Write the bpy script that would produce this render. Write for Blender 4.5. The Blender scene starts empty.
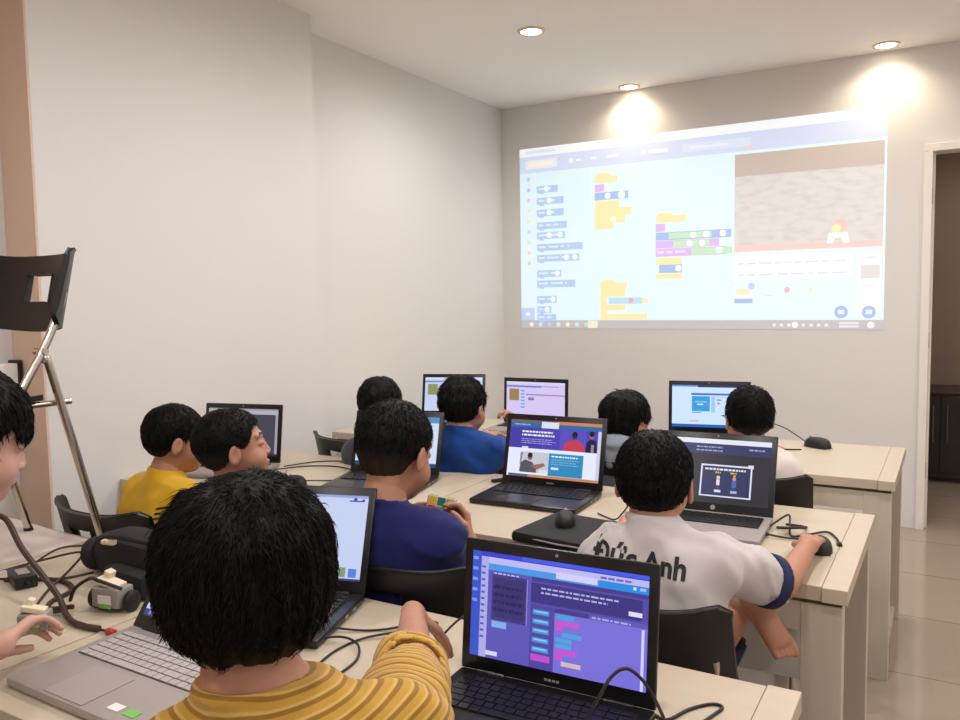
import bpy, bmesh, math, random
import numpy as np
from mathutils import Vector, Matrix
from mathutils.bvhtree import BVHTree

C = bpy.context.scene.collection
R = math.radians
random.seed(4)

# ------------------------------------------------------------------ camera, exposure
FPX = 807.0
def cam_rows(yaw, pitch, roll):
    f = Vector((-math.sin(yaw)*math.cos(pitch), math.cos(yaw)*math.cos(pitch), -math.sin(pitch)))
    r = Vector((math.cos(yaw), math.sin(yaw), 0)); d = f.cross(r)
    return math.cos(roll)*r+math.sin(roll)*d, -math.sin(roll)*r+math.cos(roll)*d, f
cd = bpy.data.cameras.new('camera'); cam = bpy.data.objects.new('camera', cd); C.objects.link(cam)
r_, d_, f_ = cam_rows(R(30.46), R(4.3), R(.93))
m = Matrix((r_, -d_, -f_)).transposed().to_4x4(); m.translation = (0, 0, 1.40)
cam.matrix_world = m
cd.sensor_width = 36; cd.lens = 36*FPX/960; cd.clip_start = .02
S = bpy.context.scene
S.camera = cam
S.view_settings.view_transform = 'Standard'; S.view_settings.look = 'None'
S.view_settings.gamma = 1; S.view_settings.use_curve_mapping = False
S.view_settings.exposure = 0.16
w = bpy.data.worlds.new('world'); S.world = w; w.use_nodes = True
w.node_tree.nodes['Background'].inputs[0].default_value = (1, .93, .86, 1)
w.node_tree.nodes['Background'].inputs[1].default_value = .3

CEIL = 2.80; BACK = 5.36; DZ = .735       # ceiling, back wall, desk top

# ------------------------------------------------------------------ materials
def lin(c):
    return tuple(((v/255)/12.92 if v/255 <= .04045 else ((v/255+.055)/1.055)**2.4) for v in c)
def rgba(c): return (*lin(c), 1)
def mat(name, c, rough=.5, metal=0, spec=.5, emit=None, es=1, noise=None, bump=0, bscale=80, coat=0, sss=0):
    m = bpy.data.materials.new(name); m.use_nodes = True
    nt = m.node_tree; b = nt.nodes['Principled BSDF']
    b.inputs['Base Color'].default_value = rgba(c); b.inputs['Roughness'].default_value = rough
    b.inputs['Metallic'].default_value = metal; b.inputs['Specular IOR Level'].default_value = spec
    if coat: b.inputs['Coat Weight'].default_value = coat
    if sss:
        b.inputs['Subsurface Weight'].default_value = sss; b.inputs['Subsurface Scale'].default_value = .004
    if emit:
        b.inputs['Emission Color'].default_value = rgba(emit); b.inputs['Emission Strength'].default_value = es
    tc = nt.nodes.new('ShaderNodeTexCoord')
    if noise:      # (other colour, scale, stretch)
        c2, sc, st = noise
        mp = nt.nodes.new('ShaderNodeMapping'); mp.inputs['Scale'].default_value = st
        n = nt.nodes.new('ShaderNodeTexNoise'); n.inputs['Scale'].default_value = sc; n.inputs['Detail'].default_value = 4
        mx = nt.nodes.new('ShaderNodeMix'); mx.data_type = 'RGBA'
        mx.inputs['A'].default_value = rgba(c); mx.inputs['B'].default_value = rgba(c2)
        nt.links.new(tc.outputs['Object'], mp.inputs[0]); nt.links.new(mp.outputs[0], n.inputs['Vector'])
        nt.links.new(n.outputs[0], mx.inputs['Factor']); nt.links.new(mx.outputs['Result'], b.inputs['Base Color'])
    if bump:
        n = nt.nodes.new('ShaderNodeTexNoise'); n.inputs['Scale'].default_value = bscale
        bp = nt.nodes.new('ShaderNodeBump'); bp.inputs['Strength'].default_value = bump; bp.inputs['Distance'].default_value = .002
        nt.links.new(tc.outputs['Object'], n.inputs['Vector']); nt.links.new(n.outputs[0], bp.inputs['Height'])
        nt.links.new(bp.outputs[0], b.inputs['Normal'])
    return m
M = {}
M['wall'] = mat('painted_wall', (223, 220, 216), .85, spec=.2, bump=.06, bscale=200)
M['wall_warm_tint'] = mat('wall_with_warm_light_tint', (222, 196, 176), .85, spec=.2)  # same wall, with the tan of warm reflected light put into its colour
M['ceiling'] = mat('ceiling_paint', (250, 246, 242), .9, spec=.2)
M['door_trim'] = mat('door_frame_paint', (232, 226, 216), .4)
M['desk'] = mat('pale_birch_laminate', (201, 187, 166), .38, noise=((190, 175, 152), 9, (.35, 3.5, 3.5)), spec=.4)
M['desk_side'] = mat('birch_leg_laminate', (206, 196, 180), .5, noise=((192, 180, 162), 9, (4, 4, .4)))
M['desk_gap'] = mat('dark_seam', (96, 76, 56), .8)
M['panel'] = mat('cream_board', (216, 210, 202), .55)
M['black_plastic'] = mat('black_plastic', (24, 22, 23), .38)
M['matte_black'] = mat('matte_black_plastic', (20, 19, 21), .55)
M['laptop_black'] = mat('laptop_black', (24, 23, 27), .32)
M['laptop_lid'] = mat('laptop_bezel_black', (15, 14, 17), .3)
M['key_black'] = mat('black_keys', (19, 18, 20), .45)
M['silver'] = mat('silver_aluminium', (176, 168, 164), .38, metal=.4)
M['key_silver'] = mat('silver_keys', (178, 170, 166), .45)
M['key_well'] = mat('key_gap_grey', (78, 70, 66), .7)
M['steel'] = mat('chrome_tube', (205, 198, 188), .2, metal=1)
M['grey_plastic'] = mat('grey_plastic', (150, 142, 138), .5)
M['cable'] = mat('black_cable', (22, 19, 18), .5)
M['brown_cable'] = mat('brown_cable', (62, 42, 34), .5)
M['ivory'] = mat('ivory_connector', (226, 216, 186), .5)
M['red'] = mat('red_plastic', (190, 40, 50), .4)
M['green'] = mat('green_sticker', (120, 190, 90), .5)
M['white'] = mat('white_plastic', (230, 226, 220), .5)
M['paper'] = mat('printed_paper', (222, 210, 200), .6, noise=((196, 182, 176), 14, (1, 1, 1)))
M['film'] = mat('plastic_sleeve', (205, 196, 196), .12, spec=.8)
M['lens'] = mat('lit_lamp_lens', (255, 240, 220), .4, emit=(255, 238, 210), es=14)
M['ring'] = mat('lamp_ring', (214, 190, 168), .35, metal=.3)
M['fabric_black'] = mat('black_nylon', (23, 21, 25), .75, bump=.4, bscale=500)
M['skin'] = mat('skin', (186, 136, 110), .55, noise=((172, 118, 94), 30, (1, 1, 1)), sss=.08)
M['skin_pale'] = mat('pale_skin', (206, 164, 146), .55, noise=((192, 142, 124), 25, (1, 1, 1)), sss=.08)
M['lips'] = mat('lips', (160, 92, 84), .45)
M['eye_white'] = mat('eye_white', (225, 218, 210), .2)
M['iris'] = mat('dark_iris', (30, 20, 16), .15)
M['brow'] = mat('eyebrow_hair', (42, 32, 28), .8)
M['jeans'] = mat('navy_shorts', (38, 40, 58), .85)
M['kidshoe'] = mat('sandal', (60, 56, 58), .7)

def hair_mat(name, fade):
    m = mat(name, (10, 8, 8), .6, spec=.18)
    nt = m.node_tree; b = nt.nodes['Principled BSDF']
    a = nt.nodes.new('ShaderNodeAttribute'); a.attribute_name = 'fade'
    mx = nt.nodes.new('ShaderNodeMix'); mx.data_type = 'RGBA'
    mx.inputs['A'].default_value = rgba((10, 8, 8)); mx.inputs['B'].default_value = rgba(fade)
    nt.links.new(a.outputs['Fac'], mx.inputs['Factor']); nt.links.new(mx.outputs['Result'], b.inputs['Base Color'])
    return m
M['hair'] = hair_mat('black_hair', (58, 44, 38))
def shirt_mat(name, c, c2=None, period=.022, duty=.5, c3=None):
    m = mat(name, c, .85, spec=.2)
    nt = m.node_tree; b = nt.nodes['Principled BSDF']; b.inputs['Sheen Weight'].default_value = .15
    tc = nt.nodes.new('ShaderNodeTexCoord')
    n = nt.nodes.new('ShaderNodeTexNoise'); n.inputs['Scale'].default_value = 700
    bp = nt.nodes.new('ShaderNodeBump'); bp.inputs['Strength'].default_value = .25; bp.inputs['Distance'].default_value = .001
    nt.links.new(tc.outputs['Object'], n.inputs['Vector']); nt.links.new(n.outputs[0], bp.inputs['Height'])
    nt.links.new(bp.outputs[0], b.inputs['Normal'])
    if c2:
        a = nt.nodes.new('ShaderNodeAttribute'); a.attribute_name = 'stripe'
        d = nt.nodes.new('ShaderNodeMath'); d.operation = 'MULTIPLY'; d.inputs[1].default_value = 1/period
        f = nt.nodes.new('ShaderNodeMath'); f.operation = 'FRACT'
        r = nt.nodes.new('ShaderNodeValToRGB'); r.color_ramp.interpolation = 'LINEAR'
        e = r.color_ramp.elements
        e[0].position = 0; e[0].color = rgba(c); e[1].position = 1; e[1].color = rgba(c)
        for p, cc in ((.30, c), (.38, c2), (.62, c2), (.70, c3 or c), (.82, c3 or c), (.9, c)):
            x = e.new(p); x.color = rgba(cc)
        nt.links.new(a.outputs['Fac'], d.inputs[0]); nt.links.new(d.outputs[0], f.inputs[0])
        nt.links.new(f.outputs[0], r.inputs[0]); nt.links.new(r.outputs[0], b.inputs['Base Color'])
    return m

# ------------------------------------------------------------------ mesh helpers
class MB:
    def __init__(s): s.v = []; s.f = []; s.mi = []; s.mats = []
    def m(s, mt):
        if mt not in s.mats: s.mats.append(mt)
        return s.mats.index(mt)
    def add(s, vs, fs, mt):
        o = len(s.v); s.v += [tuple(v) for v in vs]; k = s.m(mt)
        for f in fs: s.f.append([o+i for i in f]); s.mi.append(k)
    def box(s, c, d, mt, rot=None, bev=0):
        """box centred at c with size d; chamfered edges when bev"""
        hx, hy, hz = d[0]/2, d[1]/2, d[2]/2
        if bev:
            bm = bmesh.new(); bmesh.ops.create_cube(bm, size=1)
            for v in bm.verts: v.co = Vector((v.co.x*d[0], v.co.y*d[1], v.co.z*d[2]))
            bmesh.ops.bevel(bm, geom=bm.edges[:], offset=min(bev, .45*min(d)), segments=2, affect='EDGES', profile=.6)
            vs = [v.co.copy() for v in bm.verts]; bm.verts.index_update()
            fs = [[v.index for v in f.verts] for f in bm.faces]; bm.free()
        else:
            vs = [Vector((x*hx, y*hy, z*hz)) for x in (-1, 1) for y in (-1, 1) for z in (-1, 1)]
            fs = [(0, 1, 3, 2), (4, 6, 7, 5), (0, 4, 5, 1), (2, 3, 7, 6), (0, 2, 6, 4), (1, 5, 7, 3)]
        if rot is not None: vs = [rot @ v for v in vs]
        s.add([v+Vector(c) for v in vs], fs, mt)
    def quad(s, p, mt): s.add(p, [tuple(range(len(p)))], mt)
    def tube(s, pts, r, mt, n=8, caps=True):
        pts = [Vector(p) for p in pts]; rs = r if isinstance(r, (list, tuple)) else [r]*len(pts)
        vs = []; fs = []; up = Vector((0, 0, 1)); prev = None
        for i, p in enumerate(pts):
            t = (pts[min(i+1, len(pts)-1)]-pts[max(i-1, 0)])
            if t.length < 1e-9: t = Vector((0, 0, 1))
            t.normalize()
            if prev is None: a = t.orthogonal().normalized()
            else:
                a = prev-t*prev.dot(t)
                a = a.normalized() if a.length > 1e-6 else t.orthogonal().normalized()
            prev = a; b = t.cross(a)
            for k in range(n):
                an = 2*math.pi*k/n; vs.append(p+(a*math.cos(an)+b*math.sin(an))*rs[i])
        for i in range(len(pts)-1):
            for k in range(n):
                k2 = (k+1) % n; fs.append((i*n+k, i*n+k2, (i+1)*n+k2, (i+1)*n+k))
        if caps: fs.append(tuple(range(n))[::-1]); fs.append(tuple((len(pts)-1)*n+k for k in range(n)))
        s.add(vs, fs, mt)
    def lathe(s, prof, c, mt, n=24, rot=None):
        vs = []; fs = []
        for r, z in prof:
            for k in range(n):
                a = 2*math.pi*k/n; v = Vector((r*math.cos(a), r*math.sin(a), z))
                vs.append((rot @ v if rot is not None else v)+Vector(c))
        for i in range(len(prof)-1):
            for k in range(n): fs.append((i*n+k, i*n+(k+1) % n, (i+1)*n+(k+1) % n, (i+1)*n+k))
        fs.append(tuple(range(n))[::-1]); fs.append(tuple((len(prof)-1)*n+k for k in range(n)))
        s.add(vs, fs, mt)
    def build(s, name, parent=None, smooth=False, loc=(0, 0, 0)):
        me = bpy.data.meshes.new(name); me.from_pydata(s.v, [], s.f)
        for mt in s.mats: me.materials.append(mt)
        me.polygons.foreach_set('material_index', s.mi)
        if smooth:
            me.polygons.foreach_set('use_smooth', [True]*len(me.polygons))
            try: me.set_sharp_from_angle(angle=R(40))
            except Exception: pass
        me.update()
        o = bpy.data.objects.new(name, me); o.location = loc; C.objects.link(o)
        if parent: o.parent = parent
        return o
def tag(o, label, cat, group=None, kind=None):
    o['label'] = label; o['category'] = cat
    if group: o['group'] = group
    if kind: o['kind'] = kind
    return o
def thing(name, label, cat, loc=(0, 0, 0), rz=0, group=None):
    o = bpy.data.objects.new(name, None); o.empty_display_size = .1; C.objects.link(o)
    o.location = loc; o.rotation_euler = (0, 0, rz)
    return tag(o, label, cat, group)
def struct(name, mb, smooth=False):
    o = mb.build(name, None, smooth); o['kind'] = 'structure'; return o
def spline(P, n=8):
    P = [Vector(p) for p in P]; Q = [P[0]*2-P[1]]+P+[P[-1]*2-P[-2]]; out = []
    for i in range(1, len(Q)-2):
        a, b, c, d = Q[i-1:i+3]
        for k in range(n):
            t = k/n; out.append(.5*((2*b)+(c-a)*t+(2*a-5*b+4*c-d)*t*t+(3*b-a-3*c+d)*t**3))
    out.append(P[-1]); return out
def cable(name, label, pts, r=.0022, mt='cable', group=None, plug=None, cat='cable'):
    p0 = Vector(pts[0]); root_pts = [Vector(p)-p0 for p in pts]
    mb = MB(); mb.tube(spline(root_pts, 8), r, M[mt], 8)
    o = mb.build(name, None, True, p0); tag(o, label, cat, group)
    if plug:
        for e in plug:
            a, b = (root_pts[0], root_pts[1]) if e == 0 else (root_pts[-1], root_pts[-2])
            d = (a-b).normalized(); q = MB(); q.tube([a-d*.006, a+d*.004, a+d*.02], [r*1.5, r*2.4, r*2.2], M['black_plastic'], 8); q.build('plug', o, True)
    return o

# ------------------------------------------------------------------ room shell
def slab(name, c, d, mt): b = MB(); b.box(c, d, mt); return struct(name, b)
XL, XR, YF = -2.935, 1.75, -1.5
XC = -2.75                                  # face of the protruding pier
def floor_mat():
    m = mat('glossy_beige_tile', (198, 184, 166), .12, spec=.5)
    nt = m.node_tree; b = nt.nodes['Principled BSDF']; tc = nt.nodes.new('ShaderNodeTexCoord')
    mp = nt.nodes.new('ShaderNodeMapping'); mp.inputs['Location'].default_value = (.3, -.21, 0)
    br = nt.nodes.new('ShaderNodeTexBrick'); br.offset = 0; br.inputs['Scale'].default_value = 1
    br.inputs['Color1'].default_value = rgba((163, 147, 131)); br.inputs['Color2'].default_value = rgba((163, 147, 131))
    br.inputs['Mortar'].default_value = rgba((122, 102, 84)); br.inputs['Mortar Size'].default_value = .003
    br.inputs['Brick Width'].default_value = .61; br.inputs['Row Height'].default_value = .61
    nt.links.new(tc.outputs['Object'], mp.inputs[0]); nt.links.new(mp.outputs[0], br.inputs['Vector'])
    nt.links.new(br.outputs['Color'], b.inputs['Base Color'])
    return m
M['floor'] = floor_mat()
slab('floor', (-.6, 3.05, -.05), (4.9, 9.3, .1), M['floor'])
slab('ceiling', (-.6, 3.05, CEIL+.05), (4.9, 9.3, .1), M['ceiling'])
slab('wall_left', (XL-.05, 3.42, CEIL/2), (.1, 3.92, CEIL), M['wall'])
slab('wall_left_near', (XL-.05, -.02, CEIL/2), (.1, 2.96, CEIL), M['wall_warm_tint'])
slab('wall_left_return', ((XL+XC)/2, 1.66, CEIL/2), (XC-XL-.002, .008, CEIL), M['wall_warm_tint'])
slab('wall_left_pier', ((XL+XC)/2, (1.664+3.094)/2, CEIL/2), (XC-XL, 3.094-1.664, CEIL), M['wall'])
slab('wall_right', (XR+.05, 3.05, CEIL/2), (.1, 9.3, CEIL), M['wall'])
slab('wall_front', (-.6, YF-.05, CEIL/2), (4.7, .1, CEIL), M['wall'])
DX0, DX1, DH = -.125, .78, 2.20              # doorway in the back wall
b = MB()
b.box(((XL+DX0-.04)/2, BACK+.06, CEIL/2), (DX0-.04-XL, .12, CEIL), M['wall'])
b.box(((XR+DX1+.04)/2, BACK+.06, CEIL/2), (XR-DX1-.04, .12, CEIL), M['wall'])
b.box(((DX0+DX1)/2, BACK+.06, (CEIL+DH+.04)/2), (DX1-DX0+.08, .12, CEIL-DH-.04), M['wall'])
struct('wall_back', b)
b = MB()
for x0, x1 in ((DX0-.045, DX0), (DX1, DX1+.045)):
    b.box(((x0+x1)/2, BACK+.055, DH/2), (x1-x0, .155, DH), M['door_trim'], bev=.004)
b.box(((DX0+DX1)/2, BACK+.055, DH+.022), (DX1-DX0+.09, .155, .045), M['door_trim'], bev=.004)
b.box((DX0+.006, BACK+.06, DH/2), (.012, .03, DH), M['door_trim'])
df = struct('door_1', b)
b = MB()
for z in (.35, 1.12, 1.95): b.box((DX0+.001, BACK+.0, z), (.004, .03, .09), M['grey_plastic'])
h = b.build('hinge', df)
# room behind the doorway
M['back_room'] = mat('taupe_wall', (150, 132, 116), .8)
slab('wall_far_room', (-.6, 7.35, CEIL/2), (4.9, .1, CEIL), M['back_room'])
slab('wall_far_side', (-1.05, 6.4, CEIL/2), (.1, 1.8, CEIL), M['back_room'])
M['darkwood'] = mat('dark_brown_laminate', (40, 30, 30), .35)
cab = thing('kitchen_cabinet', 'dark brown low cabinet with chrome bar handles seen through the doorway', 'cabinet', (.43, 7.0, 0))
b = MB(); b.box((0, .0, .35), (1.5, .5, .62), M['darkwood'], bev=.003); b.box((0, .03, .02), (1.46, .42, .04), M['darkwood']); b.build('body', cab)
b = MB(); b.box((0, -.01, .668), (1.54, .54, .014), mat('cabinet_top', (70, 48, 46), .4), bev=.004); b.build('countertop', cab)
for k in range(6):
    x = -.625+k*.25
    b = MB(); b.box((x, -.258, .36), (.243, .016, .56), M['darkwood'], bev=.003); d = b.build('door', cab)
    hx = x+(.08 if k % 2 == 0 else -.08)
    b = MB(); b.tube([(hx, -.285, .30), (hx, -.285, .58)], .006, M['steel']); b.tube([(hx, -.265, .32), (hx, -.285, .32)], .004, M['steel']); b.tube([(hx, -.265, .56), (hx, -.285, .56)], .004, M['steel']); b.build('handle', d, True)
t = thing('downlight', 'unseen downlight added to light the room beyond the doorway', 'ceiling light', (.3, 6.3, CEIL))  # unseen lamp, added to brighten the dark room behind the doorway
b = MB(); b.lathe([(.052, 0), (.056, -.008), (.070, -.006), (.074, 0)], (0, 0, 0), M['ring'], 32); b.build('trim_ring', t, True)
b = MB(); b.lathe([(.0001, -.004), (.03, -.006), (.052, -.0045), (.053, -.001)], (0, 0, 0), M['lens'], 32); b.build('lens', t, True)
ld = bpy.data.lights.new('downlight_lamp', 'SPOT'); ld.energy = 40; ld.color = (1, .9, .8); ld.spot_size = R(160); ld.spot_blend = .8; ld.shadow_soft_size = .05
lo = bpy.data.objects.new('lamp', ld); C.objects.link(lo); lo.parent = t; lo.location = (0, 0, -.02)
# grey white box on the left wall behind the adult
g = thing('wall_cabinet', 'pale grey box with a black edge on the left wall', 'box', (-2.90, 1.525, 1.0))
b = MB(); b.box((0, -.12, .1), (.062, .46, .2), M['white'], bev=.006); b.build('body', g)
b = MB(); b.box((.0, .118, .1), (.066, .015, .22), M['black_plastic'], bev=.003); b.build('edge_strip', g)

# ------------------------------------------------------------------ recessed downlights
LP = [(-1.95, 3.90, 1), (-1.91, 5.27, 1), (-.37, 5.22, 1), (-.37, 3.9, 0), (1.1, 3.9, 0), (1.1, 5.25, 0),
      (-1.45, 2.4, 0), (-.30, 2.4, 0), (1.1, 2.4, 0), (-1.45, .9, 0), (-.37, .9, 0), (1.1, .9, 0), (-1.45, -.6, 0), (-.37, -.6, 0), (1.1, -.6, 0)]
LW = dict(back=15, mid=42, rest=28)
for i, (x, y, vis) in enumerate(LP):
    if vis:
        lab = ['round downlight in the open ceiling left of the other two', 'round warm downlight by the back wall above the middle of the projection',
               'round warm downlight by the back wall above the right end of the projection'][i]
    else: lab = 'round recessed ceiling downlight further inside the room'
    t = thing('downlight', lab, 'ceiling light', (x, y, CEIL), 0, 'round ceiling downlights' if not vis else None)
    b = MB(); n = 32
    b.lathe([(.052, 0), (.056, -.008), (.070, -.006), (.074, 0)], (0, 0, 0), M['ring'], 32); b.build('trim_ring', t, True)
    b = MB(); b.lathe([(.0001, -.004), (.03, -.006), (.052, -.0045), (.053, -.001)], (0, 0, 0), M['lens'], 32); b.build('lens', t, True)
    ld = bpy.data.lights.new('downlight_lamp', 'SPOT'); near = y > 5
    ld.energy = LW['back'] if near else LW['mid'] if y > 2 else LW['rest']
    ld.color = (1, .84, .64) if near else (1, .96, .96)
    ld.spot_size = R(150 if near else 180); ld.spot_blend = .8 if near else .65; ld.shadow_soft_size = .05
    lo = bpy.data.objects.new('lamp', ld); C.objects.link(lo); lo.parent = t; lo.location = (0, 0, -.02)

# ------------------------------------------------------------------ desks
def desk(label, x0, x1, y0, y1, group, panel=True):
    W = x1-x0; D = y1-y0; t = thing('desk', label, 'desk', (x0, y0, 0), 0, group)
    E = .055; T = .035
    b = MB(); b.box((W/2, D/2, DZ-T/2), (W-2*E-.0015, D, T), M['desk'], bev=.002); b.build('tabletop', t)
    for x in (E/2, W-E/2):
        b = MB(); b.box((x, D/2, DZ-T/2), (E, D+.012, T), M['desk'], bev=.002); b.build('end_strip', t)
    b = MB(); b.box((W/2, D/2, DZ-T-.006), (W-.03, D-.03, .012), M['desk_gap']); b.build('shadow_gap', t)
    z = DZ-T-.012
    for y in (.012+.011, D-.023):
        b = MB(); b.box((W/2, y, z-.035), (W-.2, .022, .07), M['desk_side'], bev=.002); b.build('apron', t)
    for x in (.012+.045, W-.012-.045):
        for y in (.035, D-.035):
            b = MB(); b.box((x, y, z/2), (.09, .05, z), M['desk_side'], bev=.002); b.build('leg', t)
        b = MB(); b.box((x, D/2, .03), (.06, D-.12, .05), M['desk_side'], bev=.002); b.build('bottom_rail', t)
        b = MB(); b.box((x, D/2, z-.035), (.03, D-.12, .07), M['desk_side'], bev=.002); b.build('side_rail', t)
    if panel:
        b = MB(); b.box((W/2, D-.06, .44), (W-.2, .016, .46), M['panel'], bev=.002); b.build('modesty_panel', t)
    return t
desk('near row wooden desk, right one, with the purple-screened laptop', -1.49, -.205, .705, 1.39, 'pale wooden desks')
desk('near row wooden desk on the left, cluttered with cables', -2.78, -1.495, .705, 1.39, 'pale wooden desks')
desk('middle row wooden desk, right one, holding the black mousepad', -1.475, -.19, 1.935, 2.645, 'pale wooden desks')
desk('middle row wooden desk against the left pier', -2.745, -1.48, 1.935, 2.645, 'pale wooden desks')
desk('far row wooden desk, right one, with a mouse near its end', -1.45, -.165, 3.155, 3.87, 'pale wooden desks', False)
desk('far row wooden desk at the left, under the small distant laptop', -2.74, -1.455, 3.155, 3.87, 'pale wooden desks', False)

# ------------------------------------------------------------------ folding chairs: local +Y is where the sitter faces, origin on floor under seat centre
def rbox(b, c, d, mt, rot=None, bev=.006): b.box(c, d, mt, rot, bev)
def make_chair(label, loc, yaw, group='black folding chairs'):
    t = thing('folding_chair', label, 'chair', loc, -R(yaw), group)
    hw = .195
    # seat
    b = MB(); nx, ny = 8, 8; vs = []; fs = []
    def seat_z(u, v): return .432+.012*((u*2-1)**2)-.006*math.sin(math.pi*v)
    for side in (0, 1):
        for i in range(nx+1):
            for j in range(ny+1):
                u, v = i/nx, j/ny; rx = .185*(1-.06*(v < .01)); vs.append((-rx+2*rx*u, -.17+.37*v, seat_z(u, v)-side*.014))
    n1 = (nx+1)*(ny+1)
    for i in range(nx):
        for j in range(ny):
            a = i*(ny+1)+j; q = (a, a+ny+1, a+ny+2, a+1); fs.append(q); fs.append(tuple(n1+k for k in q[::-1]))
    ring = [i*(ny+1) for i in range(nx+1)]+[nx*(ny+1)+j for j in range(1, ny+1)]+[i*(ny+1)+ny for i in range(nx-1, -1, -1)]+[j for j in range(ny-1, 0, -1)]
    for k in range(len(ring)):
        a, c = ring[k], ring[(k+1) % len(ring)]; fs.append((a, n1+a, n1+c, c))
    b.add(vs, fs, M['black_plastic']); b.build('seat', t, True)
    # backrest: curved shell with a slot
    b = MB(); cols = 24; rows = 8; vs = []; fs = []; H0, H1 = .62, .80
    def bp(u, v, off):
        x = (u*2-1)*.225; yb = -.205-.045*(v) - .05*(1-(abs(u*2-1))**2.0) + .035*abs(u*2-1)**6
        z = H0+(H1-H0)*v
        z += (.022*abs(u*2-1)**4)*(v)-(.02*(1-abs(u*2-1)**2))*(1-v)
        e = max(0, (abs(u*2-1)-.84)/.16); z += .026*(1-math.sqrt(max(0, 1-e*e)))*(1 if v < .5 else -1)*abs(2*v-1)
        return (x, yb-off, z)
    hole = lambda i, j: 9 <= i < 15 and 3 <= j < 6
    for side in (0, 1):
        for i in range(cols+1):
            for j in range(rows+1): vs.append(bp(i/cols, j/rows, side*.014))
    n1 = (cols+1)*(rows+1); ix = lambda i, j: i*(rows+1)+j
    ok = lambda i, j: 0 <= i < cols and 0 <= j < rows and not hole(i, j)
    for i in range(cols):
        for j in range(rows):
            if not ok(i, j): continue
            q = (ix(i, j), ix(i+1, j), ix(i+1, j+1), ix(i, j+1)); fs.append(q[::-1]); fs.append(tuple(n1+k for k in q))
            for (di, dj, a, c) in ((-1, 0, ix(i, j), ix(i, j+1)), (1, 0, ix(i+1, j+1), ix(i+1, j)), (0, -1, ix(i+1, j), ix(i, j)), (0, 1, ix(i, j+1), ix(i+1, j+1))):
                if not ok(i+di, j+dj): fs.append((a, c, n1+c, n1+a))
    b.add(vs, fs, M['black_plastic']); bo = b.build('backrest', t, True)
    bv = bo.modifiers.new('bevel', 'BEVEL'); bv.width = .004; bv.segments = 2; bv.limit_method = 'ANGLE'
    for sx in (-1, 1):
        x = sx*hw
        b = MB(); b.tube(spline([(x, -.225, .70), (x, -.20, .63), (x, -.165, .56), (x, -.085, .43), (x, .17, .012)], 6), .0105, M['steel'], 12); b.build('front_leg', t, True)
        b = MB(); b.tube(spline([(x-sx*.018, -.165, .54), (x-sx*.018, -.178, .53), (x-sx*.018, -.195, .49), (x-sx*.018, -.315, .012)], 6), .0105, M['steel'], 12); b.build('rear_leg', t, True)
        b = MB(); b.tube([(x-sx*.034, -.25, .418), (x-sx*.034, .19, .418)], .008, M['steel'], 10); b.build('seat_rail', t, True)
        b = MB(); b.tube([(x-sx*.03, -.162, .553), (x+sx*.016, -.162, .553)], .008, M['steel'], 10); b.build('pivot_bolt', t, True)
    b = MB(); b.tube([(-hw, .105, .12), (hw, .105, .12)], .007, M['steel'], 10); b.build('front_crossbar', t, True)
    for sx in (-1, 1):
        b = MB(); b.tube([(sx*hw, .163, .024), (sx*hw, .173, .0)], .013, M['black_plastic'], 10); b.build('foot_cap', t, True)
        b = MB(); b.tube([(sx*(hw-.018), -.312, .022), (sx*(hw-.018), -.318, 0)], .013, M['black_plastic'], 10); b.build('foot_cap', t, True)
    return t

# ------------------------------------------------------------------ screens: flat rectangles of light, v counted from the top
_em = {}
def glow(c, es=.92):
    k = (tuple(c), es)
    if k not in _em: _em[k] = mat('screen_colour', (8, 8, 8), .25, emit=c, es=es, spec=.3)
    return _em[k]
def screen_mesh(b, rects, W, H, place, es=1.0):
    """rects: (u0,v0,u1,v1,colour) or ('disc',u,v,r,colour); place(x, z, depth) -> point"""
    for i, r in enumerate(rects):
        d = .00015*(i+1)*.25+.0002
        if r[0] == 'disc':
            _, u, v, rr, c = r
            pts = [place((u+rr*math.cos(a)-.5)*W, (.5-v)*H+rr*math.sin(a)*W, d) for a in [2*math.pi*k/18 for k in range(18)]]
        elif r[0] == 'poly':
            pts = [place((u-.5)*W, (.5-v)*H, d) for u, v in r[1]][::-1]; c = r[2]
        else:
            u0, v0, u1, v1, c = r
            pts = [place((u-.5)*W, (.5-v)*H, d) for u, v in ((u0, v1), (u1, v1), (u1, v0), (u0, v0))]
        b.quad(pts, glow(c, es))
def textlines(u0, u1, v0, n, dv, c, seed=1, h=.4, gap=.25):
    """rows of unreadable small dashes, as blurred text"""
    rr = random.Random(seed); out = []
    for k in range(n):
        u = u0; end = u1-(rr.random()*.3*(u1-u0))
        while u < end:
            w = rr.uniform(.012, .04); out.append((u, v0+k*dv, min(u+w, end), v0+k*dv+dv*h, c)); u += w+.008
    return out
W_ = (225, 228, 245)
UI = {}
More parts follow.
